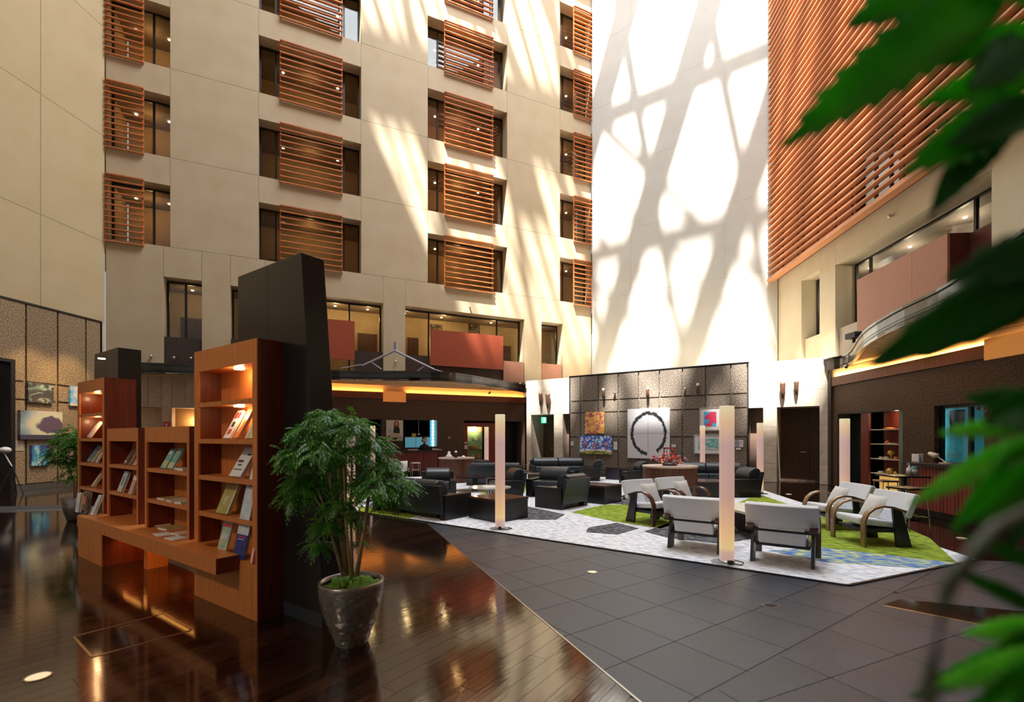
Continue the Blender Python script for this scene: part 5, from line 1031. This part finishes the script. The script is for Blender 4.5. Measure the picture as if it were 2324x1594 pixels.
# spotlights below the canopies
def canspot(X, Y, z, lab): t = empty('track_spotlight', (X, Y, z), label=lab, cat='spotlight'); MB().tube([(0, 0, .1), (0, 0, 0)], .012).build('stem', black, t); MB().tube([(.02, 0, .02), (-.06, -.06, -.06)], .04, 12).build('barrel', black, t)
X, Y = ez(1112, 890, 3.75); canspot(X, Y, 3.72, 'small black spotlight under the right end of the café canopy'); X, Y = ez(1922, 832, 3.7); canspot(X, Y, 3.72, 'black spotlight under the left end of the bar canopy')
X, Y, z = P(1938, 762, 13.5); t = empty('projector', (X, Y, z-.08), label='dark projector box standing on the bar canopy edge', cat='projector'); MB().box(-.12, .12, -.2, .2, 0, .16).build('body', mk('projector_grey', (.05, .06, .09), .4), t, bevel=.01); MB().tube([(0, -.2, .08), (0, -.26, .08)], .05, 14).build('lens', black, t); MB().box(-.03, .03, -.03, .03, -.12, 0).build('stand', black, t)
# ================================================================ BLACK SLABS AND BOOKCASES
def slab(name, lab, fr, b, t_, y0, y1, H):  # b,t_ = (x0,x1) at bottom and top
    X, Y, _ = fr.w(b[0], y0); t = empty(name, (X, Y, 0), fr.a, label=lab, cat='slab'); o = b[0]
    xm = lambda q, f: q[0]+(q[1]-q[0])*f
    for i, (f0, f1) in enumerate(((0, .5), (.5, 1))):
        g = .002
        MB().hexa([(xm(b, f0)-o+g*i, 0, .12), (xm(b, f1)-o, 0, .12), (xm(b, f1)-o, y1-y0, .12), (xm(b, f0)-o+g*i, y1-y0, .12)], [(xm(t_, f0)-o+g*i, 0, H), (xm(t_, f1)-o, 0, H), (xm(t_, f1)-o, y1-y0, H), (xm(t_, f0)-o+g*i, y1-y0, H)]).build('panel', slabm, t, bevel=.003)
    MB().box(.005, b[1]-b[0]-.005, -.005, y1-y0+.005, 0, .12).build('baseboard', mk('slab_base', (.03, .035, .045), .3), t); return t
xr1 = BK.loc(-1.574, 4.0)[0]; yb = BK.loc(-1.574, 4.0)[1]; xt1 = BK.loc(-1.839, 4.186)[0]; xt0 = BK.s(540, yb)
slab('black_slab', 'tall tapered black slab standing behind the nearest bookcase', BK, (xt0, xr1), (xt0, xt1), yb, yb+.225, 3.21)
yb2 = .44; xs1, xs0 = BK.s(267.5, yb2), BK.s(214.5, yb2); zs2 = BK.z(267.5, 788.5, yb2)
slab('black_slab', 'shorter black slab behind the far tall bookcase', BK, (xs0-.05, xs1), (xs0, xs1), yb2, yb2+.30, zs2)
def bookcase(lab, x0, x1, z0, H, shelves, ztop, D, y=0, side=.075, plinth=None, legtop=None):
    t = onf(BK, 'bookcase', x0, y, z0, label=lab, cat='bookcase', group='wooden display bookcases on the long ledge'); W = x1-x0
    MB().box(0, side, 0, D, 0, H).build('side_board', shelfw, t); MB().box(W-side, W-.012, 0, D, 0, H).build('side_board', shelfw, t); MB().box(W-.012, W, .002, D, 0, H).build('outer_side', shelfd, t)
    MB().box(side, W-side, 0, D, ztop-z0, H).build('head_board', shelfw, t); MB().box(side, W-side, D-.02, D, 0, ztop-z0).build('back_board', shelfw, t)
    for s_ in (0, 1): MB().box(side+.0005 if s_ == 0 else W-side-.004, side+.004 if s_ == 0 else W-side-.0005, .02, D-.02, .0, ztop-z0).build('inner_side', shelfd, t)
    for z in shelves: MB().box(side, W-side, .004, D-.02, z-z0-.045, z-z0).build('shelf', shelfw, t)
    return t
def shelf_light(x, z, y=.12, e=5, t=None, x0=0):
    MB().lathe([(.045, -.012), (.045, 0)], n=16).build('downlight', warm_em, t, (x-x0, y, z)); X, Y, Z = BK.w(x, y, z-.06); point_light(X, Y, Z, e, (1, .62, .28), .03)
S5 = [.50, .86, 1.22, 1.58, 1.94]
b0x, b0w = -1.245, 0.0
t = bookcase('nearest tall bookcase with seven leaning books', -1.245, 0, 0, 2.457, S5, 2.25, .235, side=.09)
MB().box(.09, 1.155, -.002, .02, 0, .455).build('front_board', shelfw, t)
tl = BK.s(542)  # lamp position
shelf_light(BK.s(543, .1), 2.25, .1, 2.2, t, -1.245); shelf_light(BK.s(543, .1), 1.895, .1, 2.2, t, -1.245)
x10, x11 = BK.s(176, .05), BK.s(237, .05)
t = bookcase('far tall bookcase at the left end of the ledge', x10, x11, .54, 1.88, S5[1:], 2.25, .36, .05, side=.09)
shelf_light(BK.s(221, .2), 2.25, .2, 2, t, x10); shelf_light(BK.s(221, .2), 1.895, .2, 2, t, x10)
x20, x21 = BK.s(243, .02), BK.s(314, .02); x30, x31 = BK.s(328.5), BK.s(430)
bookcase('low bookcase in the middle of the ledge, left one of two', x20, x21, .54, 1.17, [.884, 1.24], 1.545, .28, .02, side=.06)
bookcase('low bookcase in the middle of the ledge, right one with flat magazines', x30, x31, .54, 1.17, [.884, 1.24], 1.54, .30, 0, side=.06)
lx0, lx1 = BK.s(175, -.2), BK.s(490, -.2)
t = onf(BK, 'ledge', lx0, -.2, 0, label='long wooden ledge bench carrying the bookcases', cat='bench'); W_ = lx1-lx0
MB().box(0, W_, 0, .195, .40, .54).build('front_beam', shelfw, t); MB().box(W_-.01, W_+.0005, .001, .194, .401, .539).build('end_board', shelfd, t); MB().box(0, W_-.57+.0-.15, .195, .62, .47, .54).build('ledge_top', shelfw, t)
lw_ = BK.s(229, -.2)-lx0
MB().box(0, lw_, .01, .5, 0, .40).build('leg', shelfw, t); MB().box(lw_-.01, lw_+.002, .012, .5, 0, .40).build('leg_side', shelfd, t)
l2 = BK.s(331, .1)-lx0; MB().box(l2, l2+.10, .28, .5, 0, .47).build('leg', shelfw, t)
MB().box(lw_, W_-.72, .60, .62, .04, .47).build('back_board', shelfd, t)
for a, b_ in ((l2-.62, l2-.03), (l2+.32, W_-.74)):
    MB().box(a, b_, .12, .26, .455, .468).build('lamp_plate', mk('plate_warm', (1, .6, .2), .5, emit=14, ecol=(1, .46, .10)), t)
# ---- books
def book(px, zs, y, w_, h_, tk, tilt, mat, lab, stand=True, extra=None, yaw=0, fr=BK, xw=None, cat='book', spine=None):
    x = fr.s(px, y) if xw is None else xw; t = onf(fr, 'book', x, y, zs, R(yaw), label=lab, cat=cat, group='books and booklets on the bookcases'); th = R(tilt); c_, s_ = cos(th), sin(th)
    def q(a, b_, d0, d1, e0, e1):           # box in the book's own leaning plane: x a..b, up d0..d1, depth e0..e1
        pts = []
        for d in (d0, d1):
            for xx, e in ((a, e0), (b_, e0), (b_, e1), (a, e1)): pts.append((xx, d*s_+e*c_, d*c_-e*s_+tk*s_))
        return pts
    p = q(0, w_, 0, h_, 0, .003); MB().hexa(p[:4], p[4:]).build('front_cover', mat, t)
    p = q(.003, w_-.003, .003, h_-.003, .003, tk-.003); MB().hexa(p[:4], p[4:]).build('pages', mk('paper_cream', (.78, .72, .60), .8), t)
    p = q(0, w_, 0, h_, tk-.003, tk); MB().hexa(p[:4], p[4:]).build('back_cover', spine or mat, t)
    if extra:
        for a, b_, d0, d1, mt in extra:
            p = q(a*w_, b_*w_, d0*h_, d1*h_, -.0015, .0); MB().hexa(p[:4], p[4:]).build('printed_mark', mt, t)
    if stand:
        p = q(w_*.3, w_*.7, 0, h_*.6, tk, tk+.004); MB().hexa(p[:4], p[4:]).build('stand', MATS['clear_stand'], t); 
    return t
glass('clear_stand', (.9, .9, .9))
def cm(n, c, c2=None, s=8): return mk('cover_'+n, c, .4, col2=c2, scale=s)
wht = cm('white', (.82, .82, .84)); red_ = cm('red', (.60, .05, .05)); blk = cm('black', (.03, .03, .05)); org = cm('orange', (.80, .25, .08))
grn = cm('green', (.45, .55, .25), (.70, .72, .5), 12); tan_ = cm('tan', (.55, .42, .16), (.32, .36, .10), 9); blu = cm('blue', (.02, .04, .22)); lbl = cm('lightblue', (.50, .60, .72), (.72, .78, .84), 10)
crm = cm('cream', (.72, .60, .38)); pnk = cm('pink', (.62, .38, .34)); cyn = cm('cyan', (.10, .42, .62), (.60, .80, .85), 20); tel = cm('teal', (.12, .40, .42), (.35, .62, .45), 14); dkb = cm('darkbrown', (.10, .07, .05), (.25, .18, .12), 9)
L5 = 27
def E0(): return [(.12, .45, .70, .92, red_), (.55, .88, .70, .92, red_), (.3, .7, .40, .58, blk), (.25, .75, .14, .32, red_)]
book(506, 1.58, .03, .125, .30, .02, L5, wht, 'white book with red marks, nearest bookcase, upper shelf', extra=E0())
book(529, 1.58, .035, .09, .30, .03, L5, org, 'orange book with cream edge beside the white one, nearest bookcase', extra=[(.1, .5, .2, .8, crm)])
book(556, 1.58, .02, .16, .32, .02, L5, grn, 'green picture book at the right of the upper shelf, nearest bookcase', extra=[(0, .15, 0, 1, wht)])
book(519, 1.22, .02, .22, .30, .035, 30, wht, 'white book with black title bars, second shelf of the nearest bookcase', extra=[(.1, .55, .48, .56, blk), (.6, .9, .72, .78, blk), (.25, .55, .36, .42, blk), (.1, .8, .22, .25, blk)])
book(566, 1.22, .02, .08, .10, .02, 12, wht, 'small white card at the right of the second shelf, nearest bookcase')
book(489, .86, .02, .235, .29, .03, 22, tan_, 'tan and green landscape book, third shelf of the nearest bookcase', extra=[(.86, 1, 0, 1, crm), (.3, .55, .3, .6, grn)])
book(543, .86, .0, .175, .34, .015, 12, lbl, 'pale blue text sheet booklet, third shelf of the nearest bookcase', extra=[(.15, .85, .1+.07*k, .115+.07*k, wht) for k in range(9)]+[(.3, .7, .86, .90, blk)])
book(491, .50, -.0, .175, .29, .015, 14, cm('magazine', (.20, .42, .50), (.72, .66, .22), 6), 'colourful magazine with red title, lowest shelf of the nearest bookcase', extra=[(.08, .92, .84, .95, red_), (.2, .8, .45, .62, lbl), (.1, .9, .02, .14, crm)])
book(527, .50, -.01, .20, .33, .02, 12, blu, 'dark blue book with pale upper third, lowest shelf of the nearest bookcase', extra=[(0, 1, .64, 1, lbl), (.15, .85, .56, .59, red_), (.15, .7, .5, .515, wht), (.3, .7, .86, .9, wht)])
book(566, .50, -.02, .06, .22, .03, 10, red_, 'slim red and white book at the right end of the lowest shelf', extra=[(.3, .7, 0, 1, wht)])
book(363, 1.24, .04, .15, .24, .02, L5, tel, 'teal booklet, left of the pair in the right low bookcase', extra=[(.1, .7, .7, .9, wht), (.1, .9, .1, .4, grn)])
book(378, 1.24, .04, .15, .25, .02, L5, tel, 'teal booklet, right of the pair in the right low bookcase', extra=[(.1, .8, .75, .9, grn), (.0, .9, .05, .3, crm)])
def flatbook(px, z, y, w_, d_, tk, mat, lab, yaw=0, k=1):
    t = onf(BK, 'booklet', BK.s(px, y), y, z, R(yaw), label=lab, cat='booklet', group='flat booklets in the right low bookcase')
    MB().box(0, w_, 0, d_, 0, tk*.8).build('pages', wht, t); MB().box(0, w_, 0, d_, tk*.8, tk).build('cover', mat, t)
flatbook(390, 1.24, .06, .16, .18, .02, cyn, 'pale cyan booklet lying on the upper shelf, right low bookcase'); flatbook(402, 1.24, .02, .14, .16, .03, lbl, 'pale blue booklet pile lying on the upper shelf corner, right low bookcase')
flatbook(356, .884, .04, .18, .2, .02, tan_, 'olive booklet lying on the middle shelf, leftmost of three', 3); flatbook(376, .884, .03, .18, .2, .018, crm, 'cream booklet lying on the middle shelf between two others', -4); flatbook(395, .884, .01, .16, .2, .022, grn, 'green booklet lying at the right of the middle shelf', 2)
flatbook(337, .54, .08, .2, .16, .02, grn, 'green pamphlet lying at the back of the ledge, right low bookcase'); flatbook(358, .54, .05, .2, .2, .02, tan_, 'olive pamphlet lying in the middle of the ledge, right low bookcase', 5)
flatbook(346, .54, -.10, .21, .14, .006, wht, 'white leaflet lying at the front of the ledge, left one', -6); flatbook(372, .54, -.12, .2, .14, .008, wht, 'white leaflet lying at the front of the ledge, right one', 4); flatbook(388, .54, .02, .18, .18, .016, crm, 'cream pamphlet lying at the right of the ledge', 2)
book(279, 1.24, .06, .07, .26, .02, L5, dkb, 'dark book, leftmost of three in the left low bookcase', extra=[(.1, .9, .1, .2, wht)]); book(290, 1.24, .06, .09, .26, .02, L5, cm('brown', (.20, .12, .08), (.35, .2, .12), 9), 'brown book, middle of three in the left low bookcase'); book(301, 1.24, .05, .10, .25, .02, L5, pnk, 'pink booklet, rightmost of three in the left low bookcase', extra=[(.1, .8, .7, .9, wht)])
book(265, .884, .03, .16, .27, .03, 18, lbl, 'pale portrait booklet, lower shelf of the left low bookcase', extra=[(.3, .75, .3, .75, cm('bluegrey', (.25, .35, .42))), (.05, .95, .02, .2, crm)]); book(290, .884, .02, .13, .24, .02, 16, pnk, 'pink booklet at the right of the lower shelf, left low bookcase', extra=[(.1, .9, .75, .92, wht)])
book(196, 1.58, .12, .14, .28, .03, 30, lbl, 'pale book on the top used shelf of the far tall bookcase'); book(196, 1.22, .12, .11, .27, .03, 30, cyn, 'cyan striped book on the middle shelf of the far tall bookcase', extra=[(.4, .6, 0, 1, blu)])
book(207, 1.22, .10, .07, .26, .02, 30, crm, 'cream book beside the cyan one in the far tall bookcase'); book(216, 1.22, .08, .06, .16, .02, 25, wht, 'small white booklet at the right of the middle shelf, far tall bookcase')
book(206, .86, .10, .10, .27, .03, 30, crm, 'cream book on the lower shelf of the far tall bookcase')
book(170, .54, -.12, .16, .27, .03, 6, wht, 'white display booklet standing at the left end of the ledge', extra=[(.1, .9, .1, .5, lbl)]); book(184, .54, .0, .34, .27, .02, 6, dkb, 'brown picture board standing in the lowest bay of the far tall bookcase', extra=[(.1, .5, .3, .7, org)]); book(204, .54, -.10, .12, .28, .03, 20, lbl, 'pale booklet leaning at the right of the lowest bay, far tall bookcase')
# ================================================================ POTTED TREES
leafm = leafmat('leaf_green', (.022, .12, .008), (.10, .32, .025), 14, .3)
stemm = mk('stem_tan', (.38, .26, .13), .7, col2=(.50, .37, .2), scale=12)
potm = mk('pot_glaze', (.20, .185, .17), .26, metal=.6, col2=(.30, .27, .24), scale=30)
def tree(name, lab, X, Y, z0, clumps, rootz, stems, seed, dens=1.0, ls=1.0):
    random.seed(seed); t = empty(name, (X, Y, z0), label=lab, cat='potted tree'); m = MB()
    for sp in stems: m.tube(sp[0], sp[1], 7)
    m.build('stems', stemm, t, smooth=True)
    vs = []; fs = []
    for (cx, cy, cz, rx, rz_, n_) in clumps:
        for _ in range(int(n_*dens)):
            a = random.random()*2*pi; u_ = random.uniform(-.35, 1); rr = (1-u_*u_)**.5 if abs(u_) < 1 else 0; q = random.uniform(.5, 1)
            base = Vector((cx+rx*rr*cos(a)*q, cy+rx*.9*rr*sin(a)*q, cz+rz_*u_*q))
            out = Vector((cos(a)*rr+random.gauss(0, .25), sin(a)*rr+random.gauss(0, .25), -.25+random.gauss(0, .25)+.3*u_)).normalized(); L_ = random.uniform(.07, .13)*ls
            side = out.cross(Vector((0, 0, 1))).normalized(); upv = side.cross(out)
            for k in range(7):
                f = k/6; c = base+out*(L_*f)+Vector((0, 0, -.05*f*f*ls)); 
                for sd_ in (-1, 1):
                    if k == 6 and sd_ == 1: continue
                    d = (out*(.75 if k < 6 else 1)+side*sd_*(.75 if k < 6 else 0)+Vector((0, 0, -.25-random.random()*.35))).normalized(); l_ = random.uniform(.028, .05)*ls*(1.1-.4*f); w_ = .0055*ls; pw = d.cross(upv).normalized()*w_
                    n = len(vs); p1 = c; p2 = c+d*l_*.5+pw; p3 = c+d*l_+Vector((0, 0, -.006)); p4 = c+d*l_*.5-pw; vs += [tuple(p1), tuple(p2), tuple(p3), tuple(p4)]; fs.append((n, n+1, n+2, n+3))
    m = MB(); m.v = vs; m.f = fs; o = m.build('foliage', leafm, t); o['kind'] = 'stuff'
    return t
PX, PY = -1.25, 3.74
def rel(px, py, dY=0): q = P(px, py, PY+dY); return (q[0]-PX, dY, q[2])
cl_ = []
for px, py, r_, n_, dY in ((700, 985, 40, 90, 0), (745, 955, 38, 80, .05), (800, 975, 42, 90, -.05), (670, 1040, 34, 80, -.05), (725, 1030, 44, 90, -.12), (790, 1035, 44, 90, .1), (840, 1015, 38, 80, 0), (870, 1065, 40, 90, .05), (900, 1105, 32, 70, 0), (850, 1110, 42, 80, -.1), (690, 1100, 44, 90, .05), (672, 1130, 28, 50, 0), (735, 1090, 40, 70, .1), (800, 1100, 38, 60, .05), (770, 1150, 30, 55, -.05), (740, 1195, 26, 50, -.05), (795, 1180, 22, 30, .05), (722, 1235, 17, 26, 0), (880, 1135, 30, 50, 0), (815, 1235, 12, 12, .05)):
    x, y, z = rel(px, py, dY); rr = r_*PY/FPX; cl_.append((x, y, z, rr, rr*.8, n_))
sts = []
for (bx, by), (tx, ty), k in (((786, 1308), (735, 1040), 0), ((779, 1310), (722, 1110), -.04), ((792, 1306), (762, 960), .03), ((800, 1308), (800, 1010), 0), ((812, 1306), (850, 1060), .04), ((806, 1310), (835, 1120), -.04), ((797, 1312), (780, 1060), -.06)):
    b_ = rel(bx, by, k); e_ = rel(tx, ty, k); mx_ = ((b_[0]+e_[0])/2+random.gauss(0, .015), k+random.gauss(0, .01), (b_[2]+e_[2])/2); sts.append(([b_, mx_, e_], [.013, .010, .006])); 
    for f in (.45, .7):
        p = [b_[i]+(e_[i]-b_[i])*f for i in range(3)]; sts.append(([p, (p[0]+random.gauss(0, .08), p[1]+random.gauss(0, .05), p[2]+.15)], [.006, .003]))
t = tree('potted_tree', 'feathery green potted tree in a hammered grey pot before the black slab', PX, PY, 0, cl_, 0, sts, 11, 1.15)
pr_ = [(.115, 0), (.125, .02), (.155, .10), (.195, .20), (.225, .31), (.238, .40), (.243, .46), (.245, .485), (.225, .487), (.222, .45)]
n_ = 72; vs = []; fs = []; random.seed(2); fine = []
for i in range(len(pr_)-1):
    for k in range(6 if i < 6 else 1): f = k/(6 if i < 6 else 1); fine.append((pr_[i][0]+(pr_[i+1][0]-pr_[i][0])*f, pr_[i][1]+(pr_[i+1][1]-pr_[i][1])*f, 1 if i < 6 else 0))
fine.append((*pr_[-1], 0))
for r_, z, b_ in fine:
    for k in range(n_): rr = r_+(b_*random.uniform(-.0052, .0052)); vs.append((rr*cos(2*pi*k/n_), rr*sin(2*pi*k/n_), z))
for i in range(len(fine)-1):
    for k in range(n_): fs.append((i*n_+k, i*n_+(k+1) % n_, (i+1)*n_+(k+1) % n_, (i+1)*n_+k))
fs.append(tuple(range(n_))[::-1]); MB().add(vs, fs).build('pot', potm, t, smooth=True)
m = MB(); random.seed(4)
m.lathe([(.0, .445), (.224, .44)], n=24)
for i in range(70): a = random.random()*2*pi; rr = .2*random.random()**.5; m.ball((rr*cos(a), rr*sin(a), .448+.02*(1-rr/.22)), random.uniform(.02, .04), .8, 8, 5)
m.build('moss', mk('moss', (.06, .15, .012), .95, col2=(.16, .32, .03), scale=60, bump=.8, bscale=200), t, smooth=True)
# tree by the left wall
Yb = 9.2; PXb = (160-CXP)*Yb/FPX
def relb(px, py, dY=0): q = P(px, py, Yb+dY); return (q[0]-PXb, dY, q[2])
cl_ = []
for px, py, r_, n_ in ((165, 985, 22, 60), (145, 1010, 26, 70), (172, 1020, 26, 60), (128, 1030, 16, 40), (160, 1045, 24, 50), (135, 1050, 14, 24), (165, 1080, 20, 30), (185, 1000, 26, 60), (195, 1050, 26, 60)):
    x, y, z = relb(px, py, random.uniform(-.1, .1)); rr = r_*Yb/FPX; cl_.append((x, y, z, rr, rr*.8, n_))
sts = [([relb(172, 1150), relb(176, 1080), relb(165, 1000)], [.02, .016, .01]), ([relb(174, 1150), relb(182, 1080), relb(190, 1010)], [.02, .016, .01]), ([relb(170, 1150), relb(168, 1090), relb(140, 1030)], [.02, .014, .008])]
t = tree('potted_tree', 'second feathery green tree behind the far tall bookcase at left', PXb, Yb, 0, cl_, 0, sts, 8, 1.0, 1.7)
MB().lathe([(.14, 0), (.2, .2), (.24, .45), (.21, .45), (.2, .42)], .12, 0, 28).build('pot', potm, t, smooth=True)
# ================================================================ FOREGROUND FOLIAGE (a tall leafy plant just right of the camera)
nl = leafmat('near_leaf', (.03, .30, .006), (.11, .58, .02), 6, .6)
nld = leafmat('near_leaf_dark', (.010, .11, .005), (.02, .20, .01), 6, .5)
nlh = leafmat('near_leaf_pale', (.10, .55, .03), (.35, .85, .12), 9, .5)
bx_, by_ = 1.22, .95
tp = empty('foreground_plant', (bx_, by_, 0), label='large blurred leafy plant close to the camera at the right edge', cat='plant')
def big_leaf(a, b_, w_, mat, teeth=9, droop=.0, face=(0, -1, .3), curl=.15):
    A_ = Vector(P(*a))-Vector((bx_, by_, 0)); B_ = Vector(P(*b_))-Vector((bx_, by_, 0)); d = B_-A_; L_ = d.length; d.normalize(); f_ = Vector(face).normalized(); s_ = d.cross(f_).normalized(); up_ = s_.cross(d)
    n_ = teeth*2; rows = []
    for i in range(n_+1):
        u_ = i/n_; wd = w_*(sin(pi*min(1, u_*1.02)**.75)**.8 if 0 < u_ < .98 else .02)*.5
        wd *= (1.0 if i % 2 else (.94 if mat is nld else .80))*.85; c = A_+d*(L_*u_)+up_*(curl*L_*.3*sin(pi*u_))+Vector((0, 0, -droop*L_*u_*u_)); sh = d*(w_*.10 if i % 2 else -w_*.03)
        rows.append([c-s_*wd+sh+up_*wd*.25, c-s_*wd*.5+up_*wd*.05, c-up_*.002, c+s_*wd*.5+up_*wd*.05, c+s_*wd+sh+up_*wd*.25])
    vs = [tuple(p) for r_ in rows for p in r_]; fs = [(i*5+k, i*5+k+1, i*5+6+k, i*5+5+k) for i in range(n_) for k in range(4)]
    o = MB().add(vs, fs).build('leaf', mat, tp, smooth=True); so2 = o.modifiers.new('s', 'SOLIDIFY'); so2.thickness = .0008
LV = [((2290, -40, .62), (1775, 335, .66), .120, nl, 10), ((2230, -60, .66), (1925, 60, .70), .10, nl, 7), ((2120, -60, .70), (1940, 40, .72), .07, nl, 6),
      ((2380, 70, .60), (2065, 160, .64), .065, nl, 8), ((2390, 150, .62), (2080, 240, .66), .07, nl, 8), ((2360, 210, .58), (2050, 395, .62), .085, nl, 9), ((2380, 20, .6), (2180, -20, .64), .07, nl, 6),
      ((2400, 230, .56), (2150, 330, .6), .07, nld, 7), ((2310, 240, .60), (2125, 480, .63), .045, nld, 8), ((2190, 330, .62), (2110, 500, .64), .030, nld, 6), ((2350, 90, .55), (2200, 200, .6), .07, nld, 6),
      ((2420, 600, .50), (1965, 835, .56), .078, nld, 5), ((2420, 560, .50), (2150, 640, .54), .07, nld, 4), ((2400, 680, .52), (2210, 735, .55), .035, nld, 5),
      ((2360, 985, .62), (2060, 1150, .66), .040, nlh, 8), ((2350, 1010, .60), (2160, 1205, .64), .048, nl, 8), ((2370, 1030, .58), (2215, 1190, .62), .05, nl, 7), ((2350, 960, .62), (2130, 985, .66), .035, nlh, 7), ((2380, 930, .6), (2190, 900, .64), .05, nld, 6), ((2360, 1060, .6), (2290, 1240, .63), .05, nld, 6), ((2380, 900, .56), (2235, 960, .6), .06, nld, 6), ((2360, 1000, .6), (2255, 1060, .62), .045, nlh, 6),
      ((2400, 1440, .60), (2060, 1585, .64), .05, nl, 9), ((2390, 1470, .58), (2110, 1560, .62), .05, nlh, 9), ((2380, 1420, .62), (2185, 1440, .65), .04, nlh, 7), ((2400, 1480, .56), (2200, 1640, .6), .055, nl, 8), ((2400, 1520, .56), (2290, 1660, .58), .06, nl, 7), ((2380, 1400, .6), (2150, 1290, .64), .03, nld, 5), ((2380, 1430, .6), (2240, 1500, .62), .04, nld, 6), ((2400, 1560, .6), (2130, 1640, .6), .045, nl, 7), ((2390, 1300, .58), (2150, 1200, .62), .025, nld, 4)]
random.seed(6)
for a, b_, w_, mt, te in LV: big_leaf(a, b_, w_, mt, te, face=(random.uniform(-.2, .2), -1, random.uniform(.1, .5)), curl=random.uniform(-.1, .15))
m = MB(); rp = lambda px, py, Y: tuple(Vector(P(px, py, Y))-Vector((bx_, by_, 0)))
olive = mk('stalk', (.04, .05, .02), .6)
for pts, r_ in (([(2420, 1700, .5), (2400, 1000, .52), (2420, 300, .55), (2390, -60, .6)], .009), ([(2420, 1120, .42), (2260, 1200, .40), (2150, 1330, .38), (2110, 1560, .36), (2105, 1750, .36)], .006), ([(2410, 1000, .55), (2350, 985, .6)], .006), ([(2410, 1400, .55), (2390, 1440, .6)], .006), ([(2410, 120, .57), (2380, 100, .6)], .006)):
    m.tube([rp(*p) for p in pts], r_, 8)
m.build('stalks', olive, tp, smooth=True)
MB().lathe([(.16, 0), (.2, .2), (.22, .4), (.19, .4)], .15, -.25, 28).build('pot', potm, tp, smooth=True); MB().tube([(.15, -.25, .35), rp(2420, 1700, .5)], .012, 8).build('trunk', olive, tp)
